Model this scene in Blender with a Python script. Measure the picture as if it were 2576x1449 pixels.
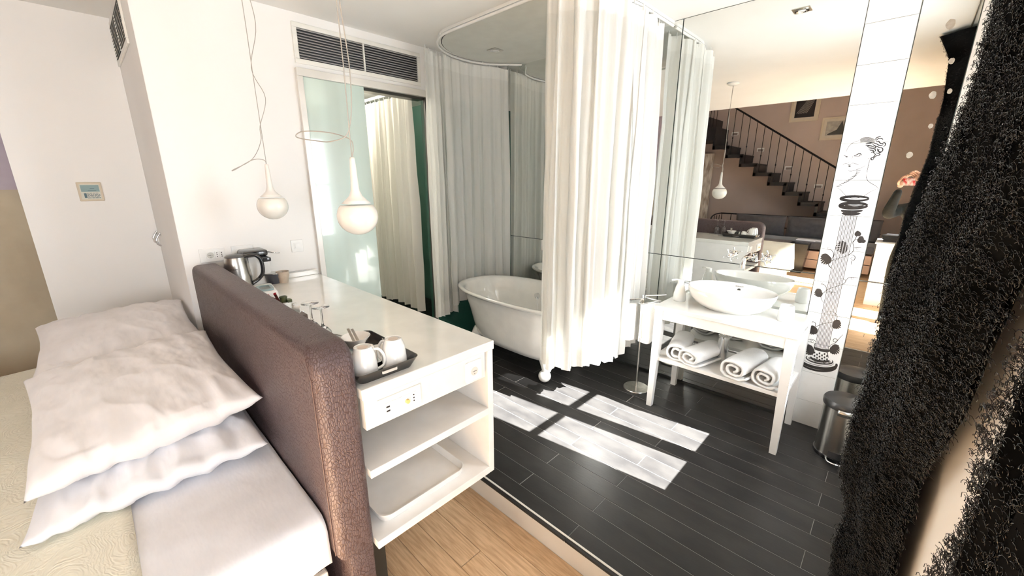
import bpy, bmesh, math, random
from math import sin, cos, pi, radians, sqrt
from mathutils import Vector, Matrix, noise
random.seed(7)
S = bpy.context.scene
for o in list(bpy.data.objects): bpy.data.objects.remove(o)
COL = S.collection
# ------------------------------------------------------------------ camera, sky, sun, window light, exposure
cam = bpy.data.objects.new('camera', bpy.data.cameras.new('camera')); COL.objects.link(cam)
cam.data.lens = 14.171; cam.data.sensor_width = 36; cam.data.clip_start = 0.004; cam.data.clip_end = 100
rt, up, fw = Vector((.7215,.6924,-.0008)), Vector((-.178,.1866,.9662)), Vector((-.6691,.697,-.2579))
cam.matrix_world = Matrix(((rt.x,up.x,-fw.x,0),(rt.y,up.y,-fw.y,0),(rt.z,up.z,-fw.z,1.6),(0,0,0,1)))
S.camera = cam
w = bpy.data.worlds.new('sky'); S.world = w; w.use_nodes = True
bgn = w.node_tree.nodes['Background']; bgn.inputs[0].default_value = (.86,.93,1,1); bgn.inputs[1].default_value = 3.0
def lamp(name, kind, energy, color, loc, rot=None, **k):
    l = bpy.data.lights.new(name, kind); l.energy = energy; l.color = color
    for a, b in k.items(): setattr(l, a, b)
    o = bpy.data.objects.new(name, l); COL.objects.link(o); o.location = loc
    if rot is not None: o.rotation_euler = rot
    return o
sd = Vector((-1,-.13,-.9)).normalized()
sun = lamp('sun','SUN',140,(1,.985,.955),(5,2,5),angle=.006); sun.rotation_euler = sd.to_track_quat('-Z','Y').to_euler()
def winlight(name, y, z, sy, sz, e, x=.5, c=(.93,.96,1)):
    return lamp(name,'AREA',e,c,(x,y,z),(0,radians(-90)*-1,0),shape='RECTANGLE',size=sz,size_y=sy)
winlight('daylight_bath_window',2.32,1.5,.8,1.5,40,x=.36)
winlight('daylight_balcony_door',-.36,1.2,1.15,1.95,20,x=.8)
winlight('daylight_rear_window',-2.1,1.35,1.0,1.1,52,x=.36)
lamp('bathroom_fill_light','POINT',26,(1,.90,.76),(-4.2,1.7,2.35),shadow_soft_size=.08)  # added point light without a fixture; brightens the curtain beyond the door
S.view_settings.view_transform = 'Standard'; S.view_settings.look = 'None'
S.view_settings.exposure = 0.46; S.view_settings.gamma = 1; S.view_settings.use_curve_mapping = False
S.render.film_transparent = False
try:
    S.cycles.max_bounces = 12; S.cycles.glossy_bounces = 8; S.cycles.transparent_max_bounces = 16; S.cycles.diffuse_bounces = 6
    S.cycles.sample_clamp_indirect = 6
except Exception: pass
# ------------------------------------------------------------------ materials
MATS = {}
def mat(name, col=(.8,.8,.8), rough=.5, metal=0, noise_=None, bump=None, coat=0, spec=None, trans=0, alpha=1, emit=None, ior=None, sheen=0):
    """noise_=(scale, col2, detail, stretch xyz) ; bump=(scale, strength, dist, stretch)"""
    if name in MATS: return MATS[name]
    m = bpy.data.materials.new(name); m.use_nodes = True; nt = m.node_tree; N = nt.nodes; b = N['Principled BSDF']
    b.inputs['Base Color'].default_value = (*col,1); b.inputs['Roughness'].default_value = rough; b.inputs['Metallic'].default_value = metal
    b.inputs['Coat Weight'].default_value = coat; b.inputs['Coat Roughness'].default_value = .05
    b.inputs['Transmission Weight'].default_value = trans; b.inputs['Alpha'].default_value = alpha
    if sheen: b.inputs['Sheen Weight'].default_value = sheen
    if spec is not None: b.inputs['Specular IOR Level'].default_value = spec
    if ior: b.inputs['IOR'].default_value = ior
    if emit: b.inputs['Emission Color'].default_value = (*emit[:3],1); b.inputs['Emission Strength'].default_value = emit[3]
    def coords(st, rnd=False):
        tc = N.new('ShaderNodeTexCoord'); mp = N.new('ShaderNodeMapping'); mp.inputs['Scale'].default_value = st
        nt.links.new(tc.outputs['Object'], mp.inputs[0])
        if rnd:
            oi = N.new('ShaderNodeObjectInfo'); mu = N.new('ShaderNodeMath'); mu.operation='MULTIPLY'; mu.inputs[1].default_value = 37
            nt.links.new(oi.outputs['Random'], mu.inputs[0]); nt.links.new(mu.outputs[0], mp.inputs['Location'])
        return mp
    sc, c2, det, st = noise_ if noise_ else (9, tuple(min(1,c*.93+.005) for c in col), 3, (1,1,1))
    mp = coords(st, 'plank' in name or 'tile' in name)
    nz = N.new('ShaderNodeTexNoise'); nz.inputs['Scale'].default_value = sc; nz.inputs['Detail'].default_value = det
    nt.links.new(mp.outputs[0], nz.inputs[0])
    mx = N.new('ShaderNodeMix'); mx.data_type='RGBA'; mx.inputs[6].default_value=(*col,1); mx.inputs[7].default_value=(*c2,1)
    rp = N.new('ShaderNodeMapRange'); rp.inputs[1].default_value=.35; rp.inputs[2].default_value=.65
    nt.links.new(nz.outputs[0], rp.inputs[0]); nt.links.new(rp.outputs[0], mx.inputs[0]); nt.links.new(mx.outputs[2], b.inputs['Base Color'])
    if bump:
        bs, bst, bd, bstr = bump
        mp2 = coords(bstr); n2 = N.new('ShaderNodeTexNoise'); n2.inputs['Scale'].default_value=bs; n2.inputs['Detail'].default_value=4
        nt.links.new(mp2.outputs[0], n2.inputs[0]); bp = N.new('ShaderNodeBump'); bp.inputs['Strength'].default_value=bst; bp.inputs['Distance'].default_value=bd
        nt.links.new(n2.outputs[0], bp.inputs['Height']); nt.links.new(bp.outputs[0], b.inputs['Normal'])
    MATS[name] = m; return m
O1=(1,1,1)
white_wall = mat('white_wall_paint',(.86,.85,.83),.85,bump=(60,.12,.002,O1),noise_=(1.2,(.83,.82,.80),2,O1))
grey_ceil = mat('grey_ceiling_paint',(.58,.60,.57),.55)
ceil_m = mat('ceiling_paint',(.80,.80,.78),.9,noise_=(2,(.77,.77,.75),2,O1))
taupe = mat('taupe_wall_paint',(.50,.41,.37),.9,noise_=(1.5,(.45,.37,.33),3,O1),bump=(40,.1,.002,O1))
tan_plaster = mat('tan_plaster',(.50,.44,.33),.8,noise_=(2.4,(.40,.34,.25),6,(1,1,1)),bump=(8,.3,.01,O1))
violet_plaster = mat('violet_plaster',(.36,.30,.36),.8,noise_=(3,(.46,.42,.47),6,O1),bump=(8,.3,.01,O1))
gloss_white = mat('gloss_white_lacquer',(.84,.84,.80),.12,coat=.6,spec=.6)
satin_white = mat('satin_white_board',(.84,.83,.81),.35)
ceramic = mat('white_ceramic',(.88,.87,.84),.08,coat=1)
plastic_w = mat('white_plastic',(.86,.86,.84),.3)
black_gloss = mat('black_plastic_gloss',(.012,.012,.014),.15,coat=.5)
black_matt = mat('black_matt',(.015,.015,.017),.5)
black_iron = mat('black_wrought_iron',(.008,.006,.006),.8,spec=.2)
chrome = mat('chrome',(.82,.83,.84),.06,1)
steel = mat('brushed_steel',(.62,.60,.56),.28,1,noise_=(30,(.5,.49,.46),3,(1,1,40)))
steel_h = mat('brushed_steel_trim',(.80,.78,.73),.28,.15,noise_=(2,(.62,.60,.56),2,(1,1,1)))
tile_m = mat('black_tile',(.016,.0155,.0155),.36,spec=.22,noise_=(5,(.027,.026,.025),5,(1,2,1)),bump=(30,.25,.0015,(1,3,1)))
grout = mat('grey_grout',(.27,.265,.25),.9)
wtile = mat('white_wall_tile',(.88,.88,.86),.12,coat=.5)
ink = mat('black_ink_print',(.012,.012,.014),.35)
ink_g = mat('grey_ink_print',(.30,.30,.32),.35)
plank_m = mat('oak_plank',(.66,.46,.28),.4,noise_=(7,(.46,.30,.17),8,(1.2,14,6)),bump=(10,.35,.002,(2,40,10)))
gap_m = mat('dark_plank_gap',(.07,.045,.03),.9)
linen = mat('white_bed_linen',(.84,.845,.88),.8,bump=(3,.35,.02,(1.2,3.0,1)),sheen=.2)
linen2 = mat('warm_white_linen',(.84,.82,.825),.8,bump=(2.6,.38,.02,(1,3.2,1)),sheen=.2)
towel_m = mat('white_terry_towel',(.87,.87,.86),.95,bump=(240,.7,.004,O1),sheen=.4)
green_glass = mat('dark_green_glass',(.02,.10,.075),.06,coat=1,noise_=(2,(.03,.12,.09),2,O1))
green_tile = mat('green_shower_panel',(.10,.22,.18),.12,coat=.5,noise_=(2,(.13,.26,.21),2,O1))
frost = mat('frosted_mint_glass',(.54,.63,.57),.22,coat=1,noise_=(1.5,(.62,.76,.70),2,(1,3,.6)),trans=.12)
globe_m = mat('opal_glass_globe',(.86,.83,.76),.25,coat=.3)
stem_m = mat('opal_glass_stem',(.84,.81,.76),.35)
cord_m = mat('thin_grey_cord',(.42,.40,.37),.4,.3)
door_paint = mat('matt_offwhite_base',(.74,.70,.66),.5)
dark_fabric = mat('charcoal_cushion_fabric',(.030,.030,.036),.85,noise_=(14,(.045,.045,.052),4,O1),bump=(10,.4,.01,O1),sheen=.3)
stair_m = mat('dark_stair_steel',(.012,.011,.011),.5,spec=.3,noise_=(5,(.02,.018,.017),3,O1))
skin_m = mat('skin',(.55,.33,.23),.5)
coat_m = mat('black_jacket',(.008,.010,.009),.75,spec=.2,bump=(9,.5,.02,O1))
hair_m = mat('dark_brown_hair',(.05,.028,.018),.5,bump=(30,.5,.01,(1,1,.1)))
beige_c = mat('beige_stoneware',(.55,.47,.38),.4,noise_=(30,(.48,.40,.32),3,O1))
teal_m = mat('pale_blue_lid',(.30,.42,.45),.3)
clear_glass = mat('clear_glass',(1,1,1),.0,trans=1,ior=1.45)
gold_m = mat('amber_knob',(.72,.50,.20),.4)
print_m = mat('grey_photo_print',(.32,.31,.28),.5,noise_=(14,(.45,.43,.39),6,O1))
frame_m = mat('cream_frame',(.62,.54,.42),.5)
def mirror_material():
    m = bpy.data.materials.new('silvered_mirror'); m.use_nodes=True; b=m.node_tree.nodes['Principled BSDF']
    b.inputs['Base Color'].default_value=(.84,.855,.83,1); b.inputs['Metallic'].default_value=1; b.inputs['Roughness'].default_value=.004
    return m
mirror_m = mirror_material()
def cloth_material(name, col, tr, alpha=1.0, bumpv=.3):
    m = bpy.data.materials.new(name); m.use_nodes=True; nt=m.node_tree; N=nt.nodes; N.remove(N['Principled BSDF']); out=N['Material Output']
    d=N.new('ShaderNodeBsdfDiffuse'); d.inputs[0].default_value=(*col,1); t=N.new('ShaderNodeBsdfTranslucent'); t.inputs[0].default_value=(*col,1)
    x=N.new('ShaderNodeMixShader'); x.inputs[0].default_value=tr; nt.links.new(d.outputs[0],x.inputs[1]); nt.links.new(t.outputs[0],x.inputs[2])
    tc=N.new('ShaderNodeTexCoord'); mp=N.new('ShaderNodeMapping'); mp.inputs['Scale'].default_value=(6,6,1); nz=N.new('ShaderNodeTexNoise'); nz.inputs['Scale'].default_value=3; nz.inputs['Detail'].default_value=4
    bp=N.new('ShaderNodeBump'); bp.inputs['Strength'].default_value=bumpv; bp.inputs['Distance'].default_value=.02
    nt.links.new(tc.outputs['Object'],mp.inputs[0]); nt.links.new(mp.outputs[0],nz.inputs[0]); nt.links.new(nz.outputs[0],bp.inputs['Height'])
    nt.links.new(bp.outputs[0],d.inputs['Normal']); nt.links.new(bp.outputs[0],t.inputs['Normal'])
    last=x
    if alpha<1:
        tp=N.new('ShaderNodeBsdfTransparent'); y=N.new('ShaderNodeMixShader'); y.inputs[0].default_value=alpha
        nt.links.new(tp.outputs[0],y.inputs[1]); nt.links.new(x.outputs[0],y.inputs[2]); last=y
    nt.links.new(last.outputs[0],out.inputs[0]); return m
cur_m = cloth_material('white_curtain_cloth',(.88,.88,.85),.38,.95)
cur_band = cloth_material('white_curtain_band',(.88,.88,.85),.2,1)
cur_in = cloth_material('cream_curtain_cloth',(.82,.80,.74),.3,1)
def leather():
    m = bpy.data.materials.new('brown_embossed_leather'); m.use_nodes=True; nt=m.node_tree; N=nt.nodes; b=N['Principled BSDF']
    tc=N.new('ShaderNodeTexCoord'); mp=N.new('ShaderNodeMapping'); mp.inputs['Scale'].default_value=(118,118,58)
    nw=N.new('ShaderNodeTexNoise'); nw.inputs['Scale'].default_value=9; mxv=N.new('ShaderNodeMix'); mxv.data_type='RGBA'; mxv.blend_type='ADD'; mxv.inputs[0].default_value=.05
    nt.links.new(tc.outputs['Object'],nw.inputs[0]); nt.links.new(tc.outputs['Object'],mxv.inputs[6]); nt.links.new(nw.outputs['Color'],mxv.inputs[7]); nt.links.new(mxv.outputs[2],mp.inputs[0])
    v=N.new('ShaderNodeTexVoronoi'); v.feature='DISTANCE_TO_EDGE'; v.inputs['Scale'].default_value=1; v.inputs['Randomness'].default_value=.75; nt.links.new(mp.outputs[0],v.inputs[0])
    r=N.new('ShaderNodeMapRange'); r.inputs[1].default_value=.02; r.inputs[2].default_value=.16; nt.links.new(v.outputs['Distance'],r.inputs[0])
    mx=N.new('ShaderNodeMix'); mx.data_type='RGBA'; mx.inputs[6].default_value=(.060,.033,.031,1); mx.inputs[7].default_value=(.098,.072,.077,1)
    nt.links.new(r.outputs[0],mx.inputs[0]); nt.links.new(mx.outputs[2],b.inputs['Base Color'])
    bp=N.new('ShaderNodeBump'); bp.inputs['Strength'].default_value=.45; bp.inputs['Distance'].default_value=.003; nt.links.new(r.outputs[0],bp.inputs['Height']); nt.links.new(bp.outputs[0],b.inputs['Normal'])
    b.inputs['Roughness'].default_value=.45; b.inputs['Metallic'].default_value=.15
    return m
leather_m = leather()
def quilt_material():
    m = bpy.data.materials.new('cream_quilted_fabric'); m.use_nodes=True; nt=m.node_tree; N=nt.nodes; b=N['Principled BSDF']
    b.inputs['Base Color'].default_value=(.80,.78,.66,1); b.inputs['Roughness'].default_value=.85
    tc=N.new('ShaderNodeTexCoord'); nw=N.new('ShaderNodeTexNoise'); nw.inputs['Scale'].default_value=5; nw.inputs['Detail'].default_value=1
    mx=N.new('ShaderNodeMix'); mx.data_type='RGBA'; mx.blend_type='ADD'; mx.inputs[0].default_value=.5
    nt.links.new(tc.outputs['Object'],nw.inputs[0]); nt.links.new(tc.outputs['Object'],mx.inputs[6]); nt.links.new(nw.outputs['Color'],mx.inputs[7])
    wv=N.new('ShaderNodeTexWave'); wv.wave_type='RINGS'; wv.inputs['Scale'].default_value=22; wv.inputs['Distortion'].default_value=6; wv.inputs['Detail'].default_value=1; wv.inputs['Detail Scale'].default_value=2
    nt.links.new(mx.outputs[2],wv.inputs[0]); bp=N.new('ShaderNodeBump'); bp.inputs['Strength'].default_value=.35; bp.inputs['Distance'].default_value=.004
    nt.links.new(wv.outputs[1],bp.inputs['Height']); nt.links.new(bp.outputs[0],b.inputs['Normal']); return m
quilt_m = quilt_material()
def distressed():
    m = mat('distressed_white_wood',(.80,.76,.68),.8,noise_=(6,(.36,.29,.23),9,(3,3,.7)),bump=(12,.5,.01,(2,2,.5))); return m
distress_m = distressed()
# ------------------------------------------------------------------ mesh helpers
class MB:
    def __init__(s): s.v=[]; s.f=[]; s.m=[]; s.cur=0
    def add(s, vs, fs):
        n=len(s.v); s.v+= [tuple(p) for p in vs]; s.f+=[tuple(i+n for i in f) for f in fs]; s.m+=[s.cur]*len(fs); return s
    def box(s,x0,x1,y0,y1,z0,z1,bev=0):
        if bev: return s.rbox(x0,x1,y0,y1,z0,z1,bev)
        vs=[(x,y,z) for x in (x0,x1) for y in (y0,y1) for z in (z0,z1)]
        return s.add(vs,[(0,1,3,2),(4,6,7,5),(0,4,5,1),(2,3,7,6),(0,2,6,4),(1,5,7,3)])
    def rbox(s,x0,x1,y0,y1,z0,z1,b,seg=2):
        bm=bmesh.new(); bmesh.ops.create_cube(bm,size=1)
        for v in bm.verts: v.co=Vector(((x0+x1)/2+v.co.x*(x1-x0),(y0+y1)/2+v.co.y*(y1-y0),(z0+z1)/2+v.co.z*(z1-z0)))
        bmesh.ops.bevel(bm,geom=bm.edges[:],offset=b,segments=seg,affect='EDGES',profile=.5); s.bm(bm); return s
    def bm(s,bm):
        bm.verts.index_update(); s.add([v.co[:] for v in bm.verts],[[v.index for v in f.verts] for f in bm.faces]); bm.free(); return s
    def cyl(s,p,q,r,r2=None,n=20,cap=True):
        p=Vector(p); q=Vector(q); r2=r if r2 is None else r2; d=(q-p).normalized(); a=d.orthogonal().normalized(); b=d.cross(a)
        vs=[]
        for c,rr in ((p,r),(q,r2)): vs+=[c+(a*cos(2*pi*i/n)+b*sin(2*pi*i/n))*rr for i in range(n)]
        fs=[(i,(i+1)%n,n+(i+1)%n,n+i) for i in range(n)]
        if cap: fs+=[tuple(range(n))[::-1],tuple(range(n,2*n))]
        return s.add(vs,fs)
    def lathe(s,prof,c=(0,0,0),n=32,sx=1,sy=1,power=2):
        vs=[];k=len(prof)
        for r,z in prof:
            for i in range(n):
                a=2*pi*i/n; ca,sa=cos(a),sin(a)
                if power!=2: q=(abs(ca)**power+abs(sa)**power)**(-1/power); ca*=q; sa*=q
                vs.append((c[0]+r*sx*ca,c[1]+r*sy*sa,c[2]+z))
        fs=[(j*n+i,j*n+(i+1)%n,(j+1)*n+(i+1)%n,(j+1)*n+i) for j in range(k-1) for i in range(n)]
        if prof[0][0]>1e-6: fs.append(tuple(range(n))[::-1])
        if prof[-1][0]>1e-6: fs.append(tuple(range((k-1)*n,k*n)))
        return s.add(vs,fs)
    def sphere(s,c,r,n=24,m=14,sx=1,sy=1,sz=1): return s.lathe([(r*sin(pi*j/m) if 0<j<m else 0, -r*sz*cos(pi*j/m)) for j in range(m+1)],c,n,sx,sy)
    def tube(s,pts,r,n=8,closed=False,cap=True,rads=None):
        P=[Vector(p) for p in pts]; k=len(P); prev=None; vs=[]
        for i,p in enumerate(P):
            t=(P[(i+1)%k]-P[i-1]) if closed else (P[min(i+1,k-1)]-P[max(i-1,0)])
            t=t.normalized() if t.length>0 else Vector((0,0,1))
            a=t.orthogonal().normalized() if prev is None else (prev-t*prev.dot(t)).normalized()
            prev=a; b=t.cross(a); rr=rads[i] if rads else r
            vs+=[p+(a*cos(2*pi*j/n)+b*sin(2*pi*j/n))*rr for j in range(n)]
        m=k if closed else k-1
        fs=[(i*n+j,i*n+(j+1)%n,((i+1)%k)*n+(j+1)%n,((i+1)%k)*n+j) for i in range(m) for j in range(n)]
        if cap and not closed: fs+=[tuple(range(n))[::-1],tuple(range((k-1)*n,k*n))]
        return s.add(vs,fs)
    def prism(s,pts,h0,h1,axis='z'):
        n=len(pts); f={'z':lambda a,b,h:(a,b,h),'y':lambda a,b,h:(a,h,b),'x':lambda a,b,h:(h,a,b)}[axis]
        return s.add([f(a,b,h0) for a,b in pts]+[f(a,b,h1) for a,b in pts],[(i,(i+1)%n,n+(i+1)%n,n+i) for i in range(n)]+[tuple(range(n))[::-1],tuple(range(n,2*n))])
    def grid(s,fn,nu,nv,closed=False):
        vs=[fn(i/nu,j/nv) for i in range(nu+(0 if closed else 1)) for j in range(nv+1)]; k=nu if closed else nu+1
        return s.add(vs,[(i*(nv+1)+j,((i+1)%k)*(nv+1)+j,((i+1)%k)*(nv+1)+j+1,i*(nv+1)+j+1) for i in range(nu) for j in range(nv)])
    def build(s,name,mats,parent=None,smooth=None,sub=0,solid=0,fix=True):
        me=bpy.data.meshes.new(name); me.from_pydata(s.v,[],s.f)
        if not isinstance(mats,(list,tuple)): mats=[mats]
        for m in mats: me.materials.append(m)
        if len(mats)>1: me.polygons.foreach_set('material_index',s.m)
        if fix:
            bm=bmesh.new(); bm.from_mesh(me); bmesh.ops.recalc_face_normals(bm,faces=bm.faces); bm.to_mesh(me); bm.free()
        if smooth is not None:
            me.polygons.foreach_set('use_smooth',[True]*len(me.polygons))
            if smooth<180: me.set_sharp_from_angle(angle=radians(smooth))
        o=bpy.data.objects.new(name,me); COL.objects.link(o)
        if parent: o.parent=parent
        if sub: md=o.modifiers.new('sub','SUBSURF'); md.levels=sub; md.render_levels=sub
        if solid: md=o.modifiers.new('solid','SOLIDIFY'); md.thickness=solid; md.offset=0
        return o
def thing(name,label,cat,loc=(0,0,0),group=None,rz=0):
    o=bpy.data.objects.new(name,None); COL.objects.link(o); o.location=loc; o.rotation_euler=(0,0,rz); o.empty_display_size=.05
    o['label']=label; o['category']=cat
    if group: o['group']=group
    return o
def tag(o,label,cat,group=None):
    o['label']=label; o['category']=cat
    if group: o['group']=group
    return o
def struct(o): o['kind']='structure'; return o
def copytree(o,loc=None,rz=None,label=None,parent=None):
    c=o.copy(); COL.objects.link(c); c.parent=parent
    for ch in list(o.children): copytree(ch,parent=c)
    if loc is not None: c.location=loc
    if rz is not None: c.rotation_euler=(0,0,rz)
    if label: c['label']=label
    return c
def text(s,size,loc,rot,m,parent,name='lettering',depth=.0004):
    cu=bpy.data.curves.new(name,'FONT'); cu.body=s; cu.size=size; cu.extrude=depth; cu.align_x='CENTER'; cu.align_y='CENTER'; cu.resolution_u=2
    t=bpy.data.objects.new('tmp',cu); COL.objects.link(t); bpy.context.view_layer.update()
    me=bpy.data.meshes.new_from_object(t.evaluated_get(bpy.context.evaluated_depsgraph_get())); bpy.data.objects.remove(t)
    me.materials.clear(); me.materials.append(m)
    o=bpy.data.objects.new(name,me); COL.objects.link(o); o.location=loc; o.rotation_euler=rot; o.parent=parent; return o
def arc(cx,cy,r,a0,a1,n=8): return [(cx+r*cos(radians(a0+(a1-a0)*i/n)),cy+r*sin(radians(a0+(a1-a0)*i/n))) for i in range(n+1)]
# ------------------------------------------------------------------ the setting
WX=.17; DX=-3.16; MY=3.11; FZ=-.14; CZ=2.68
fl=struct(MB().box(-5.2,.85,-5.2,1.30,FZ-.05,FZ-.012).build('floor',gap_m))
pl=MB().rbox(-.80,.80,-.0592,.0592,-.012,0,.0012,1).build('plank',plank_m,fl); first=True; base=pl.data
row=0; y=1.262-.06
while y>-5.15:
    off=(row*0.617)%1.604
    x=.84-off
    while x-.80>-5.2 or x+.8>-5.2:
        if x<-5.9: break
        x0=x
        if not(x0-.8>.86):
            if first: o=pl; first=False
            else: o=bpy.data.objects.new('plank',base); COL.objects.link(o); o.parent=fl
            o.location=(x0,y,FZ)
        x-=1.604
    y-=.12; row+=1
pf=struct(MB().box(-5.2,WX,1.27,MY+.05,-.15,-.0015).build('floor',grout)); 
tb=MB().rbox(-.5982,.5982,-.0577,.0577,-.012,0,.001,1); tl=None; tmesh=None
for i in range(16):
    yy=1.302+.1175*i - (.0 if i else 0)
    for k in range(5):
        cx=(-.05 if i%2 else -.86)-1.2*k+.6 -(.0)
        if cx-.6>WX: continue
        if tl is None: tl=tb.build('tile',tile_m,pf); tmesh=tl.data; o=tl
        else: o=bpy.data.objects.new('tile',tmesh); COL.objects.link(o); o.parent=pf
        if cx+.6>WX+.02: # cut tile at the wall
            w=WX-(cx-.6); o.data=MB().rbox(-w/2,w/2,-.0575,.0575,-.012,0,.001,1).build('tmp',tile_m).data; bpy.data.objects.remove(bpy.data.objects['tmp']); cx=cx-.6+w/2
        o.location=(cx,yy,0)
struct(MB().rbox(-3.16,WX,1.262,1.272,-.151,.003,.001,1).build('trim_1',steel_h))
# walls
ww=MB(); ww.box(DX-.1,DX,.362,1.16,FZ,CZ); ww.box(DX-.1,DX,1.16,2.28,2.335,CZ); ww.box(DX-.1,DX,2.28,MY+.1,2.30,CZ)
struct(ww.build('wall_back',white_wall))
struct(MB().box(DX-.1,DX,2.23,MY+.1,FZ,2.30).build('wall_back_glass',green_glass)).name='wall_back'
struct(MB().box(-4.29,DX-.0,.36,.3615,FZ,CZ).box(-4.29,DX-.102,.3615,.46,FZ,CZ).build('wall_alcove',white_wall))
struct(MB().box(-4.29,-4.19,-.28,.359,FZ,CZ).build('wall_left',white_wall))
struct(MB().box(-4.60,-4.50,-5.2,.3,FZ,1.54).build('wall_left',tan_plaster))
struct(MB().box(-4.60,-4.50,-5.2,.3,1.54,5.6).build('wall_left',violet_plaster))
struct(MB().box(-5.3,WX+.9,-5.3,-5.2,FZ,5.6).build('wall_front',taupe))
struct(MB().box(-3.26,WX+.1,MY+.012,MY+.12,-.15,CZ+.1).build('wall_mirror',white_wall))
# window side: wall with openings
wr=MB(); X0,X1=WX,WX+.10
def wseg(y0,y1,z0,z1): wr.box(X0,X1,y0,y1,z0,z1)
wseg(2.75,MY+.1,FZ,5.6); wseg(1.94,2.75,FZ,.73); wseg(1.94,2.75,2.25,5.6); wseg(.28,1.94,FZ,5.6)
wseg(-1.0,.28,2.05,5.6); wseg(-1.6,-1.0,FZ,5.6); wseg(-2.6,-1.6,FZ,.76); wseg(-2.6,-1.6,1.95,5.6); wseg(-5.3,-2.6,FZ,5.6)
wr.box(X1,.9,.28,.38,FZ,2.15); wr.box(X1,.9,-1.1,-1.0,FZ,2.15); wr.box(X1,.9,-1.0,.28,2.05,2.15)
struct(wr.build('wall_right',white_wall))
c=MB(); c.box(-5.3,.2,-1.05,MY+.12,CZ,CZ+.12); struct(c.build('ceiling',ceil_m))
struct(MB().box(-5.3,.3,-1.05,-.95,CZ+.12,5.6).build('wall_gallery',taupe))
struct(MB().box(-5.3,.3,-5.3,-1.0,5.6,5.7).build('ceiling',ceil_m))
def window(n,y0,y1,z0,z1,xs,bars_y,bars_z,cuts):
    f=MB(); x0,x1=xs
    for a,b in bars_y: f.rbox(x0,x1,a,b,z0,z1,.004)
    for a,b in bars_z: f.rbox(x0+.004,x1-.004,y0,y1,a,b,.004)
    w=struct(f.build('window_%d'%n,satin_white))
    MB().box((x0+x1)/2-.002,(x0+x1)/2+.002,y0+.01,y1-.01,z0+.01,z1-.01).build('pane',mat('window_glass',(1,1,1),0,alpha=.06),w)
    return w
window(1,1.94,2.75,.73,2.25,(.195,.235),[(1.94,1.98),(2.29,2.417),(2.697,2.75)],[(.73,.778),(1.52,1.558),(2.2,2.25)],0)
window(2,-2.6,-1.6,.76,1.95,(.21,.25),[(-2.6,-2.55),(-2.13,-2.07),(-1.65,-1.6)],[(.76,.82),(1.89,1.95)],0)
window(3,-1.0,.28,FZ,2.05,(.72,.76),[(-1.0,-.94),(-.39,-.33),(.22,.28)],[(FZ,FZ+.12),(1.99,2.05)],0)
# bathroom beyond the door
b=MB(); b.box(-5.3,-3.26,1.0,1.1,FZ,CZ); struct(b.build('wall_bathroom',white_wall))
struct(MB().box(-5.3,-5.2,1.0,3.6,FZ,CZ).build('wall_bathroom',green_tile))
struct(MB().box(-5.3,-3.26,3.11,3.2,FZ,CZ).build('wall_bathroom',green_tile))
struct(MB().box(-5.3,-3.26,1.1,3.11,2.5,2.56).build('ceiling',ceil_m))
# glazed sliding door
dr=thing('door_1','','');
for k in ('label','category'): del dr[k]
dr['kind']='structure'
f=MB(); f.rbox(-3.165,-3.125,1.16,2.30,2.29,2.34,.003); f.rbox(-3.165,-3.13,1.16,1.20,FZ,2.29,.003); f.build('door_frame',steel_h,dr)
MB().rbox(-3.158,-3.148,1.2,1.645,.01,2.29,.002).build('glass_panel',frost,dr)
MB().rbox(-3.18,-3.15,2.2,2.23,.0,2.3,.003).build('door_jamb',mat('dark_metal_jamb',(.06,.06,.055),.3,.6),dr)
MB().rbox(-3.26,-3.17,1.60,2.2,2.27,2.3,.003).build('door_track',mat('dark_metal_jamb'),dr)
# grey oval ceiling panel with the curtain track
def roundrect(x0,x1,y0,y1,r,n=8): return arc(x1-r,y1-r,r,0,90,n)+arc(x0+r,y1-r,r,90,180,n)+arc(x0+r,y0+r,r,180,270,n)+arc(x1-r,y0+r,r,270,360,n)
oval=[(-2.86,3.11),(-2.99,3.0)]+[(-2.62-.475*cos(radians(a)),2.60-.53*sin(radians(a))) for a in range(-30,91,10)]+[(-1.87+.47*sin(radians(a)),2.62-.55*cos(radians(a))) for a in range(0,91,10)]+[(-1.40,3.11)]
struct(MB().prism(oval,CZ-.020,CZ-.0005).build('trim_2',ceil_m))
cxo=sum(p[0] for p in oval)/len(oval); 
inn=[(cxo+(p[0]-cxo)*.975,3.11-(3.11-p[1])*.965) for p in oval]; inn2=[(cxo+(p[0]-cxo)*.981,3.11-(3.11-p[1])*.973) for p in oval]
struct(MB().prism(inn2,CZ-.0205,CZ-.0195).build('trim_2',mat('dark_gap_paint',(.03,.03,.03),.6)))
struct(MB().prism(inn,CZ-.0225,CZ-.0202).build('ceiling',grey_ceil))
# mirrors
def mirror(x0,x1,z0,z1,label):
    m=thing('wall_mirror_panel',label,'mirror')
    MB().box(x0,x1,MY+.002,MY+.011,z0,z1).build('backing',mat('dark_mirror_edge',(.03,.05,.045),.2),m)
    MB().box(x0+.002,x1-.002,MY,MY+.004,z0+.002,z1-.002).build('silvered_glass',mirror_m,m)
    return m
sx=-1.337
mirror(-3.055,sx-.0015,1.031,CZ-.002,'large upper mirror panel on the wall behind the bathtub curtain')
mirror(-3.055,sx-.0015,.02,1.029,'lower mirror panel behind the bathtub rim')
mirror(sx+.0015,-.337,1.031,CZ-.002,'tall upper mirror panel above the washbasin reflecting the staircase')
mirror(sx+.0015,-.337,.02,1.029,'lower mirror panel behind the washstand with the towels')
mr=mirror(-.122,.094,1.025,CZ-.002,'narrow upper mirror strip with dark spots between painted tiles and black curtain')
mirror(-.122,.094,.02,1.022,'narrow lower mirror strip behind the pedal bin')
spot=mat('tarnish_spot',(.33,.29,.24),.5,noise_=(60,(.25,.22,.18),4,O1))
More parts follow.
